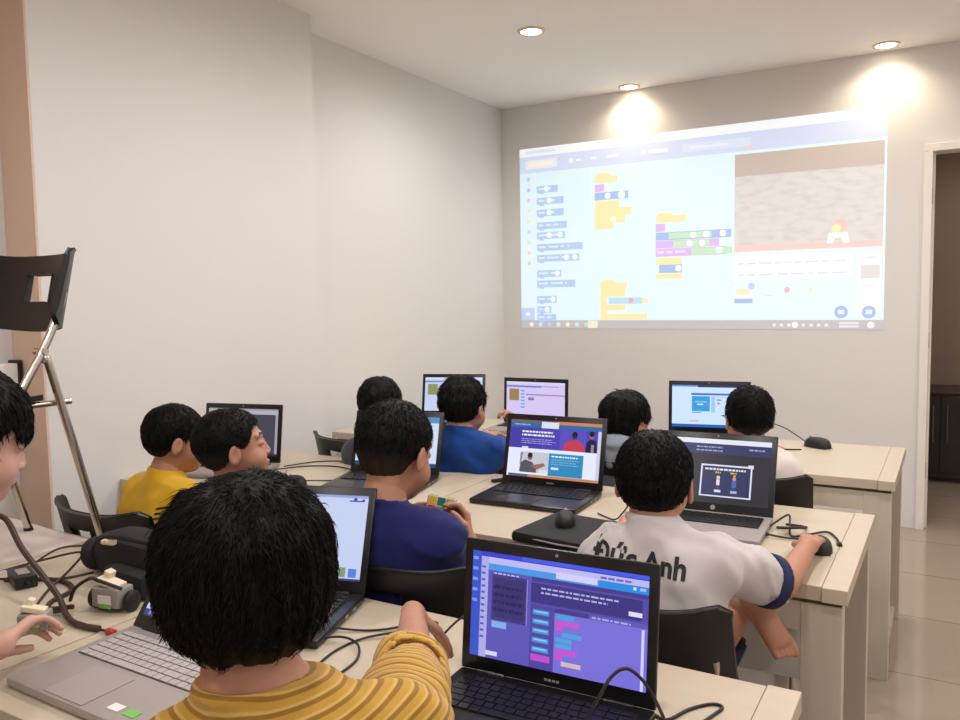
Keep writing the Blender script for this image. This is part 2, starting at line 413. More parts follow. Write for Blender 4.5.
u = [(0, 0, 1, 1, (112, 104, 205)), (0, 0, 1, .045, (60, 66, 205)), (0, 0, .055, 1, (58, 84, 196)), (.3, .0, 1, .035, (70, 92, 226)),
     (.055, .045, 1, .105, (188, 184, 240)), (.055, .045, .10, 1, (170, 170, 232)), (.10, .105, 1, .165, (72, 150, 228)),
     (.50, .09, .73, .15, (206, 206, 246)), (.74, .10, 1, .165, (44, 138, 226)), (.92, .115, .935, .14, (220, 230, 250)), (.955, .115, .985, .14, (160, 190, 240)),
     (.10, .165, 1, .42, (84, 76, 166)), (.10, .165, .36, 1, (92, 86, 180)), (.36, .165, 1, .2, (70, 60, 140)),
     (.125, .20, .335, .63, (66, 58, 128)), (.14, .23, .325, .60, (60, 52, 112)), (.335, .2, .34, .63, (150, 144, 220)),
     (.13, .64, .22, .70, (130, 170, 232)), (.36, .22, .97, .40, (62, 54, 128)), (.9, .33, .97, .37, (222, 220, 246)),
     (.36, .42, .50, 1, (80, 70, 158)), (.50, .42, 1, .46, (70, 60, 130)), (.69, .42, 1, .46, (96, 88, 180)), (.50, .46, 1, 1, (120, 112, 214)), (.97, .47, .985, 1, (206, 204, 246)), (.1, .93, .17, .97, (210, 210, 246))]
for k in range(5): u += [(.375, .46+k*.085, .47, .505+k*.085, (70, 150, 214)), (.385, .472+k*.085, .46, .486+k*.085, (150, 196, 236))]
u += [(.37, .87, .48, .93, (196, 76, 206))]
for k, (c, wd) in enumerate((((70, 160, 220), .10), ((206, 80, 206), .13), ((206, 80, 206), .04), ((80, 160, 222), .11), ((80, 160, 222), .09), ((80, 160, 222), .09), ((206, 80, 206), .12), ((206, 80, 206), .04), ((214, 180, 190), .11))):
    u.append((.51+(.035 if k in (3, 8) else 0), .47+k*.052, .51+wd+(.035 if k in (3, 8) else 0), .512+k*.052, c))
u += textlines(.42, .88, .25, 2, .04, (176, 172, 226), 3)+textlines(.14, .30, .18, 1, .03, (190, 190, 230), 4)+textlines(.14, .32, .3, 4, .07, (44, 38, 88), 8)
u += textlines(.71, .95, .43, 1, .04, (170, 168, 220), 9)+textlines(.75, .96, .06, 1, .05, (120, 100, 170), 5)
for k in range(12): u.append((.066, .13+k*.06, .088, .15+k*.06, (90, 90, 170)))
for k in range(5): u.append((.012, .05+k*.1, .043, .08+k*.1, (120, 150, 230)))
UI['purple'] = u
u = [(0, 0, 1, 1, (196, 208, 236)), (0, .93, 1, 1, (60, 66, 130))]
for k, (a, c_) in enumerate(((.05, .2), (.3, .42), (.55, .66), (.05, .24), (.34, .42))): u.append((a, .35+k*.1, c_, .4+k*.1, (70, 90, 190)))
for k in range(9): u.append((.04+k*.1, .94, .08+k*.1, .985, (120, 140, 200)))
UI['bluetext'] = u
UI['white_app'] = [(0, 0, 1, 1, (196, 206, 238)), (0, 0, 1, .03, (150, 160, 220)), (.86, .06, .96, .075, (60, 70, 160)), ('disc', .905, .05, .014, (56, 80, 190)), ('disc', .965, .055, .010, (70, 70, 110)),
     (.60, .45, .68, .55, (110, 124, 130)), (.60, .86, .72, .94, (60, 90, 110)), (.74, .85, .81, .96, (178, 190, 40)), (.83, .85, .89, .96, (130, 150, 120)), (.91, .86, .97, .96, (90, 130, 220)), (0, .975, 1, 1, (60, 66, 110))]
UI['dark_editor'] = [(0, 0, 1, 1, (66, 66, 82)), (0, 0, 1, .035, (150, 148, 160)), (0, .035, 1, .12, (176, 172, 184)), (0, .12, .2, 1, (84, 84, 100)), (.965, .12, 1, 1, (158, 156, 170)), (0, .95, 1, 1, (40, 40, 60))]
UI['blue_page'] = [(0, 0, 1, 1, (206, 220, 242)), (0, 0, 1, .12, (90, 140, 190)), (0, .12, .12, .7, (110, 150, 196)), (.03, .7, .1, .8, (50, 60, 110)), (.03, .5, .1, .55, (60, 90, 160)), (0, .92, 1, 1, (40, 70, 120))]
# pages with people in them: a page banner with two figures, a photo of a boy at a table
u = [(0, 0, 1, 1, (226, 232, 250)), (0, 0, 1, .06, (110, 96, 108)), (.52, 0, 1, .055, (206, 128, 92)), (0, .055, 1, .13, (42, 106, 160)), (.35, .02, .54, .13, (216, 222, 240)),
     (0, .13, 1, .50, (78, 66, 176)), (.0, .13, .35, .50, (70, 60, 164)), (.56, .13, .84, .5, (92, 76, 190)), (.965, .13, 1, 1, (200, 204, 226)),
     ('poly', [(.60, .50), (.62, .36), (.68, .31), (.76, .31), (.82, .38), (.84, .50)], (196, 60, 84)), ('disc', .72, .25, .028, (86, 56, 60)), ('disc', .72, .21, .03, (36, 26, 36)),
     ('poly', [(.84, .50), (.85, .33), (.89, .27), (.95, .30), (.965, .50)], (36, 28, 58)), ('disc', .90, .22, .026, (150, 104, 98)), ('disc', .90, .18, .027, (30, 22, 34)), (.9, .36, .93, .5, (150, 130, 160)),
     ('poly', [(.14, .92), (.14, .56), (.46, .56), (.46, .92)], (196, 196, 212)), ('poly', [(.14, .92), (.15, .76), (.20, .70), (.28, .74), (.33, .86), (.33, .92)], (84, 84, 96)), ('disc', .25, .66, .028, (150, 110, 96)), ('disc', .25, .62, .028, (46, 36, 40)),
     ('poly', [(.26, .80), (.40, .74), (.43, .78), (.34, .86)], (150, 108, 92)), ('poly', [(.14, .58), (.17, .58), (.15, .8), (.14, .8)], (120, 140, 150)), (.36, .86, .46, .92, (214, 220, 236)),
     (.46, .56, .83, .95, (48, 136, 188)), (.49, .80, .57, .84, (206, 226, 240)), (.02, .955, .24, 1, (92, 96, 130)), (.24, .955, 1, 1, (196, 130, 96)), (.15, .47, .22, .5, (220, 222, 240))]
u += textlines(.14, .54, .19, 2, .06, (236, 236, 252), 11, .5)+textlines(.14, .54, .33, 3, .035, (168, 160, 224), 12)+textlines(.49, .80, .60, 1, .05, (230, 240, 250), 13, .5)+textlines(.49, .80, .66, 3, .04, (120, 180, 214), 14)+textlines(.05, .3, .075, 1, .05, (160, 190, 220), 15)
UI['course_page'] = u
def scratchy(bg, bar, stage, sx=(.03, .22), extra=()):
    u = [(0, 0, 1, 1, bg), (0, 0, 1, .06, (216, 212, 240)), (.0, .1, .6, .15, bar), (.6, .1, .9, .13, (170, 160, 214)), (sx[0]+.02, .2, sx[1], .52, stage), (.24, .18, .34, .8, (206, 206, 244)), (.34, .33, 1, .36, (150, 120, 180)), (.38, .42, .48, .5, (130, 120, 190))]
    for k in range(6): u.append((.25, .22+k*.09, .32, .27+k*.09, (150, 160, 226)))
    return u+list(extra)
UI['lavender'] = scratchy((212, 198, 240), (120, 130, 210), (150, 130, 86))
UI['pale_blue_app'] = scratchy((196, 206, 240), (110, 140, 210), (140, 144, 90))
UI['blue_frame'] = [(0, 0, 1, 1, (206, 228, 252)), (0, 0, 1, .04, (100, 140, 220)), (.35, .0, 1, .05, (50, 60, 110)), (.26, .19, .8, .235, (56, 110, 214)), (.27, .26, .51, .62, (56, 160, 222)), (.31, .38, .47, .41, (130, 200, 236)), ('disc', .47, .45, .012, (230, 90, 80)), (.34, .44, .42, .47, (210, 240, 250)),
     (.53, .26, .58, .64, (160, 200, 240)), (.6, .33, .66, .36, (120, 130, 180)), (.61, .40, .64, .45, (140, 150, 200)), (.6, .27, .9, .29, (180, 200, 236)), (.24, .84, .36, .87, (236, 170, 150)), (0, .93, 1, 1, (40, 96, 190)), (.27, .64, .4, .66, (90, 130, 200))]
u = [(0, 0, 1, 1, (34, 32, 46)), (0, 0, 1, .075, (226, 228, 242)), (0, .075, 1, .24, (38, 50, 96)), (.36, .40, .84, .90, (220, 224, 246)), (.375, .425, .825, .88, (36, 44, 86)), (.80, .375, .85, .43, (214, 216, 236)), (.5, .79, .56, .83, (214, 216, 232)), (.65, .79, .71, .83, (150, 180, 220)),
     ('disc', .53, .60, .017, (236, 200, 170)), (.515, .63, .545, .72, (226, 222, 230)), (.52, .72, .54, .76, (90, 70, 80)), ('disc', .68, .61, .017, (200, 150, 120)), (.66, .64, .70, .74, (66, 96, 190)), (.67, .55, .69, .58, (226, 180, 70)), (.665, .74, .695, .77, (50, 60, 120))]
u += textlines(.40, .80, .46, 1, .055, (226, 226, 240), 21, .5, )+textlines(.50, .57, .51, 1, .05, (226, 190, 90), 22, .5)+textlines(.64, .72, .51, 1, .05, (226, 170, 70), 23, .5)+textlines(.3, .62, .12, 2, .055, (150, 160, 196), 24, .4)+textlines(.8, .96, .13, 1, .06, (160, 160, 190), 25, .4)
UI['dark_dialog'] = u

def laptop(label, hx, hy, yaw, tilt, ui, W=.36, H=.235, D=.245, silver=False, base_mat=None, logo=False, es=.92, stickers=False, webcam=True, group=None, z=DZ, ledge=None):
    """hx, hy = middle of the hinge line, yaw counter-clockwise degrees, keyboard extends along local -Y"""
    t = thing('laptop', label, 'laptop', (hx, hy, z), R(yaw), group)
    bm_ = M['silver'] if silver else (base_mat or M['laptop_black']); km = M['key_silver'] if silver else M['key_black']; T = .019
    b = MB()
    # wedge-shaped base, thinner to the front
    rot = Matrix.Rotation(R(.9), 3, 'X')
    b.box((0, -D/2+.004, T/2+.002), (W, D, T-.002), bm_, rot, .006); base = b.build('base', t, True)
    b = MB()
    for x in (-W*.42, W*.42):
        for y in (-.02, -D+.03): b.box((x, y, .0015), (.03, .008, .003), M['black_plastic'])
    b.build('rubber_feet', base)
    zt = lambda y: T+.0012-(-.0157)*(y+D/2)
    b = MB(); kw = W*.88; ky0, ky1 = -.022, -.022-.105
    b.box((0, (ky0+ky1)/2, zt((ky0+ky1)/2)), (kw, ky0-ky1, .0012), M['key_well'] if silver else M['matte_black'], rot); b.build('key_bed', base)
    b = MB(); rows = 6; rh = (ky0-ky1)/rows; rr = random.Random(5)
    for r in range(rows):
        y = ky0-rh*(r+.5); x = -kw/2+.003; n = 15 if r < 4 else 14
        widths = [1]*n
        if r == 2: widths[0] = 1.4
        if r == 3: widths[0] = 1.7; widths[11] = 1.6
        if r == 4: widths[0] = 2.1; widths[10] = 2.1
        if r == 5: widths = [1, 1, 1, 1, 5.2, 1, 1, 1, 1, 1, 1]
        u_ = (kw-.006)/sum(widths)
        for wd in widths:
            b.box((x+u_*wd/2, y, zt(y)+.0018), (u_*wd-.0022, rh-.0026 if r else rh*.75, .0022), km, rot, .0008); x += u_*wd
    b.build('keyboard', base)
    b = MB(); y = (ky1-.012-D+.01)/2-.002; b.box((-.02, y, zt(y)+.0006), (W*.3, (ky1-.012+D-.014), .001), bm_ if not silver else M['silver'], rot, .0004); b.build('touchpad', base)
    if stickers:
        for x, c in ((W/2-.05, 'green'), (W/2-.09, 'white')):
            b = MB(); b.box((x, -D+.035, zt(-D+.035)+.0006), (.028, .018, .0006), M[c], rot); b.build('sticker', base)
    # ports and a power light at the side
    b = MB(); b.box((W/2-.001, -.06, T*.55), (.004, .014, .006), M['grey_plastic']); b.box((W/2-.001, -.10, T*.55), (.004, .014, .006), M['grey_plastic']); b.build('port', base)
    # lid
    a = R(tilt); dirz = Vector((0, math.sin(a), math.cos(a))); nrm = Vector((0, -math.cos(a), math.sin(a))); o = Vector((0, .0, T-.002))
    rl = Matrix.Rotation(-a, 3, 'X')
    b = MB(); c = o+dirz*(H/2+.004); b.box(c-nrm*.004, (W, .009, H), M['laptop_lid'] if not silver else M['laptop_lid'], rl, .0035)
    lid = b.build('lid', t, True)
    if silver:
        b = MB(); b.box(c-nrm*.0092, (W-.004, .0016, H-.004), M['silver'], rl, .0007); b.build('lid_back', lid)
    mx, top, bot = .016, .02, .026
    SW, SH = W-2*mx, H-top-bot; sc = o+dirz*(.004+bot+SH/2)
    place = lambda x, zz, d: sc+Vector((x, 0, 0))+dirz*zz+nrm*(.0006+d)
    b = MB(); screen_mesh(b, UI[ui], SW, SH, place, es); sc_o = b.build('screen', lid)
    for x in (-W*.33, W*.33): b = MB(); b.tube([(x-.025, .002, T-.001), (x+.025, .002, T-.001)], .0065, M['laptop_lid'], 10); b.build('hinge', lid, True)
    if webcam:
        b = MB(); q = o+dirz*(H-.006)+nrm*.0008; b.lathe([(.0028, 0), (.0022, .0008)], q, M['grey_plastic'], 12, rl @ Matrix.Rotation(R(90), 3, 'X')); b.build('webcam', lid)
    if logo:      # round light emblem in the lower bezel
        q = o+dirz*(.017)+nrm*.0009
        b = MB(); b.lathe([(.0075, 0), (.007, .0006)], q, M['grey_plastic'], 20, rl @ Matrix.Rotation(R(90), 3, 'X')); b.build('emblem', lid)
    if ledge:
        b = MB(); q = o+dirz*.015+nrm*.0009
        for k in range(4): b.box(q+Vector((-.012+k*.007, 0, 0)), (.005, .0006, .004), M[ledge], rl)
        b.build('maker_lettering', lid)
    return t

# ------------------------------------------------------------------ people: smooth blended bodies, meshed with surface nets
F32 = np.float32
def V3(*a): return np.array(a, dtype=np.float64)
def nrm(v): v = np.asarray(v, float); return v/np.linalg.norm(v)
def smin(a, b, k):
    h = np.maximum(k-np.abs(a-b), 0)/k; return np.minimum(a, b)-h*h*k*.25
def smax(a, b, k): return -smin(-a, -b, k)
def cone(P, a, b, r1, r2):
    a = np.asarray(a, F32); b = np.asarray(b, F32); ab = b-a
    t = np.clip(((P-a) @ ab)/max(float(ab @ ab), 1e-9), 0, 1)
    return np.linalg.norm(P-a-t[:, None]*ab, axis=1)-(r1+(r2-r1)*t)
def ell(P, c, r, Rm=None):
    q = P-np.asarray(c, F32)
    if Rm is not None: q = q @ np.asarray(Rm, F32)
    r = np.asarray(r, F32); k0 = np.linalg.norm(q/r, axis=1); k1 = np.linalg.norm(q/(r*r), axis=1)+1e-9
    return k0*(k0-1)/k1
def waves(P, seed, freq, n=5):
    rs = np.random.RandomState(seed); s = 0
    for i in range(n):
        d = rs.normal(size=3); d /= np.linalg.norm(d); f = freq*(1+.7*i)
        s = s+np.sin(P @ (d*f).astype(F32)+rs.rand()*6.28+1.3*s)/(1+.6*i)
    return s
def surface_nets(f, lo, hi, h):
    lo = np.asarray(lo, float); n = np.ceil((np.asarray(hi)-lo)/h).astype(int)+1
    ax = [(lo[i]+h*np.arange(n[i])).astype(F32) for i in range(3)]
    G = np.stack(np.meshgrid(*ax, indexing='ij'), -1).reshape(-1, 3)
    Dv = np.empty(len(G), F32)
    # coarse-skip: evaluate in chunks
    for s in range(0, len(G), 400000): Dv[s:s+400000] = f(G[s:s+400000])
    Dv = Dv.reshape(n); I = Dv < 0
    cnt = sum(I[a:n[0]-1+a, b:n[1]-1+b, c:n[2]-1+c].astype(np.int8) for a in (0, 1) for b in (0, 1) for c in (0, 1))
    act = np.argwhere((cnt > 0) & (cnt < 8))
    if len(act) == 0: return np.zeros((0, 3)), np.zeros((0, 4), int)
    idx = -np.ones(n-1, int); idx[tuple(act.T)] = np.arange(len(act))
    acc = np.zeros((len(act), 3)); num = np.zeros(len(act))
    cor = [(a, b, c) for a in (0, 1) for b in (0, 1) for c in (0, 1)]
    for i, p in enumerate(cor):
        for q in cor[i+1:]:
            if sum(abs(p[k]-q[k]) for k in range(3)) != 1: continue
            dp = Dv[tuple((act+p).T)]; dq = Dv[tuple((act+q).T)]; m_ = (dp < 0) != (dq < 0)
            t = np.where(m_, dp/np.where(m_, dp-dq, 1), 0)
            acc += np.where(m_[:, None], np.array(p)+t[:, None]*(np.array(q)-np.array(p)), 0); num += m_
    V = lo+(act+acc/num[:, None])*h
    Fs = []
    for d in range(3):
        e = [0, 0, 0]; e[d] = 1
        A = I[:n[0]-e[0], :n[1]-e[1], :n[2]-e[2]]; B = I[e[0]:, e[1]:, e[2]:]
        u, v = (d+1) % 3, (d+2) % 3
        ed = np.argwhere(A != B); ok = (ed[:, u] > 0) & (ed[:, v] > 0) & (ed[:, u] < n[u]-1) & (ed[:, v] < n[v]-1); ed = ed[ok]
        ins = A[tuple(ed.T)]
        def cell(du, dv):
            c = ed.copy(); c[:, u] -= du; c[:, v] -= dv; return idx[tuple(c.T)]
        q = np.stack([cell(1, 1), cell(0, 1), cell(0, 0), cell(1, 0)], 1)
        q[~ins] = q[~ins][:, ::-1]; Fs.append(q)
    return V, np.concatenate(Fs)
def np_mesh(name, VF, mats, root, midx=None, attrs=None, parent=None):
    """VF = list of (V, F) in world space, stored relative to the root"""
    o0 = np.array(root.location); Vs = []; Fs = []; k = 0
    for V, F in VF: Vs.append(V-o0); Fs.append(F+k); k += len(V)
    V = np.concatenate(Vs); F = np.concatenate(Fs)
    me = bpy.data.meshes.new(name); me.from_pydata(V.tolist(), [], F.tolist())
    for m_ in mats: me.materials.append(m_)
    if midx is not None: me.polygons.foreach_set('material_index', midx.astype(int).tolist())
    me.polygons.foreach_set('use_smooth', [True]*len(me.polygons))
    for an, av in (attrs or {}).items():
        at = me.attributes.new(an, 'FLOAT', 'POINT'); at.data.foreach_set('value', np.asarray(av, F32))
    me.update(); o = bpy.data.objects.new(name, me); C.objects.link(o); o.parent = parent or root
    return o

def rotm(yaw, pitch=0, roll=0):
    """columns: right, forward, up.  yaw clockwise from +Y, pitch up, roll to the right, degrees"""
    y, p, r = R(-yaw), R(pitch), R(roll)
    return np.array(Matrix.Rotation(y, 3, 'Z') @ Matrix.Rotation(p, 3, 'X') @ Matrix.Rotation(r, 3, 'Y'))

def head_sdf(q):
    """q in head space (x right, y face, z up), child-size metres"""
    d = ell(q, (0, -.012, .022), (.072, .089, .077))
    d = smin(d, ell(q, (0, .022, -.035), (.056, .062, .068)), .03)
    d = smin(d, ell(q, (0, .05, -.082), (.026, .026, .020)), .03)
    for s in (-1, 1):
        d = smin(d, ell(q, (s*.034, .05, -.042), (.026, .026, .028)), .02)
        d = smin(d, cone(q, (s*.012, .076, .022), (s*.044, .066, .024), .007, .006), .012)
        d = smax(d, -ell(q, (s*.031, .096, .002), (.018, .018, .012)), .012)
        d = smin(d, ell(q, (s*.031, .066, .0015), (.0155, .0150, .0115)), .003)
    d = smin(d, cone(q, (0, .076, .004), (0, .089, -.030), .006, .0095), .012)
    for s in (-1, 1): d = smin(d, ell(q, (s*.0115, .084, -.034), (.007, .008, .006)), .006)
    d = smin(d, cone(q, (-.017, .080, -.060), (.017, .080, -.060), .0045, .0045), .006)
    d = smin(d, ell(q, (0, .083, -.0595), (.013, .0065, .0048)), .004)
    d = smin(d, ell(q, (0, .081, -.0685), (.015, .0065, .0056)), .004)
    d = smax(d, -ell(q, (0, .090, -.0640), (.020, .008, .0014)), .002)
    for s in (-1, 1):
        er = np.array(Matrix.Rotation(R(s*18), 3, 'Z') @ Matrix.Rotation(R(-12), 3, 'X'))
        e = ell(q, (s*.079, -.006, -.010), (.0075, .0175, .029), er)
        e = smax(e, -ell(q, (s*.087, -.004, -.006), (.0055, .0105, .0175), er), .005)
        e = smin(e, ell(q, (s*.075, .003, -.014), (.005, .005, .008)), .006)
        d = smin(d, e, .007)
    return d
def hair_fn(st, s_top=.018, s_side=.008, nape=-.058, front=.052, seed=1, amp=.0022, burn=.0):
    ys = [-.11, -.06, -.035, -.02, .004, .022, .034, .05, .062, .09]
    zs = [nape, nape, nape+.006, -.02, .012, .004+burn, .012, .035, front, front]
    def f(q):
        d = ell(q, (0, -.014, .022), (.074+s_side, .091+s_side*1.1, .079+s_top))
        # fuller upper half
        d = smin(d, ell(q, (0, -.016, .046), (.068+s_side*.9, .084+s_side, .053+s_top)), .02)
        ang = np.arctan2(q[:, 0], -(q[:, 1]+.02)); rad = np.sqrt(q[:, 0]**2+q[:, 1]**2)
        w_ = np.sin(ang*17+q[:, 2]*20+seed)*.6+np.sin(ang*41+q[:, 2]*33+seed*2)*.4
        d = d-amp*w_*np.clip(rad/.06, 0, 1)-amp*.7*waves(q, seed, 55, 4)
        hl = np.interp(q[:, 1], ys, zs).astype(F32)+.004*np.sin(q[:, 0]*150+seed)+.002*waves(q, seed+9, 160, 3)
        d = smax(d, hl-q[:, 2], .006)
        # leave the face open
        return d
    return f
def strands(V, Nn, q, hm, root, count, length, rad, seed, name_obj, spiky=0, fadefn=None):
    """short tapered locks laid along the hair"""
    rs = np.random.RandomState(seed); vs = []; fs = []; fa = []
    sel = rs.randint(0, len(V), count)
    crown = np.array([0.008, -.045, .105])
    for i in sel:
        p = q[i]; n = Nn[i]
        if fadefn is not None and p[2] < fadefn: continue
        t = p-crown; t[2] -= .05; t += rs.normal(size=3)*.02
        t = t-n*(t @ n); l = np.linalg.norm(t)
        if l < 1e-5: continue
        t /= l; t = nrm(t+rs.normal(size=3)*.09); t = nrm(t-n*(t @ n)*.8); L = length*(.5+.8*rs.rand())*(1 if p[2] > -.01 else max(.25, 1+(p[2]+.01)*14)); sd = np.cross(n, t); w_ = rad*(.6+.7*rs.rand())
        b0 = p-n*.002; cv = L*L/.17; b1 = p+t*L*.5+n*(.0014-cv*.25+spiky*L*.4); b2 = p+t*L+n*(.0003-cv+spiky*L)
        k = len(vs)
        for c, ww in ((b0, w_), (b1, w_*.8)):
            vs += [c+sd*ww, c-sd*ww, c+n*ww*.9]
        vs.append(b2)
        fs += [(k, k+1, k+4, k+3), (k+1, k+2, k+5, k+4), (k+2, k, k+3, k+5)]
        fs += [(k+3, k+4, k+6), (k+4, k+5, k+6), (k+5, k+3, k+6)]
    return np.array(vs), fs

def hand_ops(W, d, n, side, curl, s, thumb=.5, spread=1.0):
    """list of cones for a hand; W wrist, d finger direction, n back-of-hand normal"""
    W = np.asarray(W, float); d = nrm(d); n = np.asarray(n, float); n = nrm(n-d*(n @ d)); t = np.cross(n, d)*side
    ops = []; off = [.026, .009, -.009, -.025]; kl = [.074, .077, .073, .066]; ph = [(.034, .021, .017), (.038, .024, .018), (.035, .022, .017), (.027, .017, .015)]
    ct = curl if isinstance(curl, (list, tuple)) else [curl]*4
    for i in range(4):
        K = W+(d*kl[i]+t*off[i])*s
        ops.append(('palm', W+(d*.006+t*off[i]*.55)*s, K, .0125*s, .0108*s))
        a = ct[i]*.55; p = K; rr = .0090*s*(1 if i < 3 else .88)
        for j, L in enumerate(ph[i]):
            dd = d*math.cos(a)-n*math.sin(a)+t*off[i]*5*spread*.5; dd = nrm(dd)
            e = p+dd*L*s; ops.append(('f%d' % i, p, e, rr, rr*.90)); p = e; rr *= .9; a += ct[i]*(.75 if j == 0 else .5)
    T0 = W+(d*.012+t*.018-n*.004)*s; T1 = T0+nrm(d*.75+t*.62-n*.25)*.038*s; T2 = T1+nrm(d*.85+t*(.5-.7*thumb)-n*(.2+thumb*.5))*.030*s; T3 = T2+nrm(d*.85+t*(.35-.9*thumb)-n*(.2+thumb*.6))*.022*s
    ops += [('palm', T0, T1, .0135*s, .0112*s), ('t', T1, T2, .0105*s, .0092*s), ('t', T2, T3, .0092*s, .0076*s)]
    return ops
def hand_sdf(P, ops, W, E, r_w, r_e):
    d = None
    for o in ops:
        if o[0] == 'palm':
            c = cone(P, *o[1:]); d = c if d is None else smin(d, c, .008)
    fa = cone(P, E, W, r_e, r_w); d = smin(d, fa, .016)
    g = {}
    for o in ops:
        if o[0] != 'palm':
            c = cone(P, *o[1:]); g[o[0]] = c if o[0] not in g else smin(g[o[0]], c, .003)
    for k in sorted(g): d = smin(d, g[k], .0035)
    return d
def ik(S_, W, L1, L2, pole):
    S_, W, pole = map(lambda a: np.asarray(a, float), (S_, W, pole)); v = W-S_; D = np.linalg.norm(v)
    if D > (L1+L2)*.985: k = D/((L1+L2)*.985); L1 *= k; L2 *= k
    a = (L1*L1-L2*L2+D*D)/(2*D); h = math.sqrt(max(L1*L1-a*a, 0)); u = v/D; p = pole-u*(pole @ u); p = nrm(p)
    return S_+u*a+p*h

def person(label, head, hyaw=0, hpitch=0, hroll=0, byaw=0, s=1.0, hs=1.0, pelvis=None, seat=.45, shirt=(120, 120, 120), shirt_m=None,
           hair=None, arms=(None, None), legs='sit', res=1, skin='skin', name='person', group=None, strand=(1500, .022, .0016), sleeve=.72,
           neck_fwd=.028, shw=.125, wr=.003, spiky=0, fade=None, eyes=False, shorts='jeans', lean_back=0, cuff=None, hood=False, neck_d=.132, shoulder_drop=.028, bulk=1.0, longsleeve=False, n_off=(0, 0, 0), s_off=(0, 0, 0)):
    H = V3(*head); Rh = rotm(hyaw, hpitch, hroll); Rb = rotm(byaw); fwd = Rb[:, 1]; rt = Rb[:, 0]
    pel = V3(pelvis[0], pelvis[1], seat+.085*s)
    root = thing(name, label, 'person', (pelvis[0], pelvis[1], 0), 0, group)
    N = H+Rh @ V3(0, -neck_fwd, -.10)*hs+V3(0, 0, -(neck_d-.10)*s)+V3(*n_off)      # base of the neck
    Sc = N+V3(0, 0, -.035*s)-fwd*.006+rt*s_off[0]+fwd*s_off[1]+V3(0, 0, s_off[2])
    up = nrm(N-pel)
    sh = [Sc+rt*shw*s*k-V3(0, 0, (.012+shoulder_drop)*s) for k in (1, -1)]
    b = bulk
    lv = [(0.0, .070, .094), (.28, .058, .084), (.55, .066, .086), (.80, .066, .074)]
    spine = []
    for t, hw, r in lv:
        c = pel+(Sc-pel)*t-fwd*(.026*math.sin(math.pi*t))*s; spine.append((c, hw*s*b, r*s*b))
    L1, L2 = .225*s, .20*s
    A = []
    for k in (0, 1):
        a = arms[k] or {}
        sd = 1 if k == 0 else -1
        W = V3(*a['w']) if 'w' in a else pel+fwd*.34*s+rt*sd*.10*s+V3(0, 0, .09*s)
        E = V3(*a['e']) if 'e' in a else ik(sh[k], W, L1, L2, a.get('pole', tuple(rt*sd*.5+V3(0, 0, -1)-fwd*.3)))
        hd = nrm(a['d']) if 'd' in a else nrm(fwd*.9-rt*sd*.15+V3(0, 0, -.15)); hn = nrm(a['n']) if 'n' in a else V3(0, 0, 1)
        A.append(dict(W=W, E=E, S=sh[k], d=hd, n=hn, curl=a.get('curl', .7), thumb=a.get('thumb', .4), sd=sd, sl=a.get('sl', sleeve)))
    # legs
    hip = [pel+rt*.075*s*k-V3(0, 0, .01) for k in (1, -1)]; LG = []
    for k in (0, 1):
        sd = 1 if k == 0 else -1
        kn = hip[k]+fwd*.33*s+rt*sd*.03+V3(0, 0, .0); an = V3(kn[0], kn[1], .085)-fwd*.03
        toe = an+fwd*.13*s+V3(0, 0, -.055)
        if legs == 'cross' and k == 0:      # right leg folded back beside the seat, bare foot hanging
            kn = V3(*CROSS[3]); an = V3(*CROSS[0]); toe = V3(*CROSS[1])
        LG.append((hip[k], kn, an, toe))
    def torso(P, off=0, kk=.07):
        d = None
        for c, hw, r in spine:
            x = cone(P, c-rt*hw, c+rt*hw, r+off, r+off); d = x if d is None else smin(d, x, kk)
        for q_ in sh: d = smin(d, cone(P, Sc-V3(0, 0, .008), q_, .046*s+off*.8, .042*s+off), .035)
        d = smin(d, cone(P, Sc-V3(0, 0, .01), N+V3(0, 0, .012), .054*s+off*.5, .044*s+off*.4), .03)
        return d
    def body(P):
        d = torso(P)
        d = smin(d, cone(P, N-V3(0, 0, .03), H+Rh @ V3(0, -.02, -.045)*hs, .045*s, .043*s), .02)
        for a in A:
            d = smin(d, smin(cone(P, a['S'], a['E'], .040*s, .031*s), cone(P, a['E'], a['E']+(a['W']-a['E'])*.55, .031*s, .027*s), .012), .03)
        for h_, kn, an, toe in LG:
            d = smin(d, smin(cone(P, h_, kn, .068*s, .048*s if kn[2] < .6 else .036), cone(P, kn, an, .046*s if kn[2] < .6 else .030, .0215*s), .02), .02)
            heel = an+(an-toe)*.12-V3(0, 0, .03)
            ft = smin(cone(P, heel, toe, .027*s, .018*s), cone(P, an, toe, .028*s, .018*s), .02)
            if not (legs == 'cross' and toe is LG[0][3]): d = smin(d, ft, .02)
        return d
    pts = [c for c, _, _ in spine]+[H, N]+sh+[a['E'] for a in A]+[a['W'] for a in A]+[p for L in LG for p in L]
    lo = np.min(pts, 0)-.14; hi = np.max(pts, 0)+.14; hi[2] = max(H[2]-.02, max(p[2] for p in pts[7:])+.1); lo[2] = max(lo[2], .0) if False else lo[2]
    VF = [surface_nets(body, lo, hi, .012*res)]
    # head patch
    hres = .0036*res*(.72 if eyes else 1)
    def hp(P):
        q = (P-H.astype(F32)) @ Rh.astype(F32)/F32(hs)
        d = head_sdf(q)*hs
        return smin(d, cone(P, N-V3(0, 0, .01), H+Rh @ V3(0, -.02, -.045)*hs, .0452*s, .0435*s), .022)
    V, F = surface_nets(hp, H-.15*hs, H+.135*hs, hres)
    VF.append((V, F)); nb = len(VF[0][1])
    midx = [np.zeros(nb, int)]
    fc = ((V[F].mean(1)-H) @ Rh)/hs; mi = np.zeros(len(F), int)
    lipm = (np.abs(fc[:, 0]) < .018) & (fc[:, 1] > .078) & (np.abs(fc[:, 2]+.064) < .0075); mi[lipm] = 1
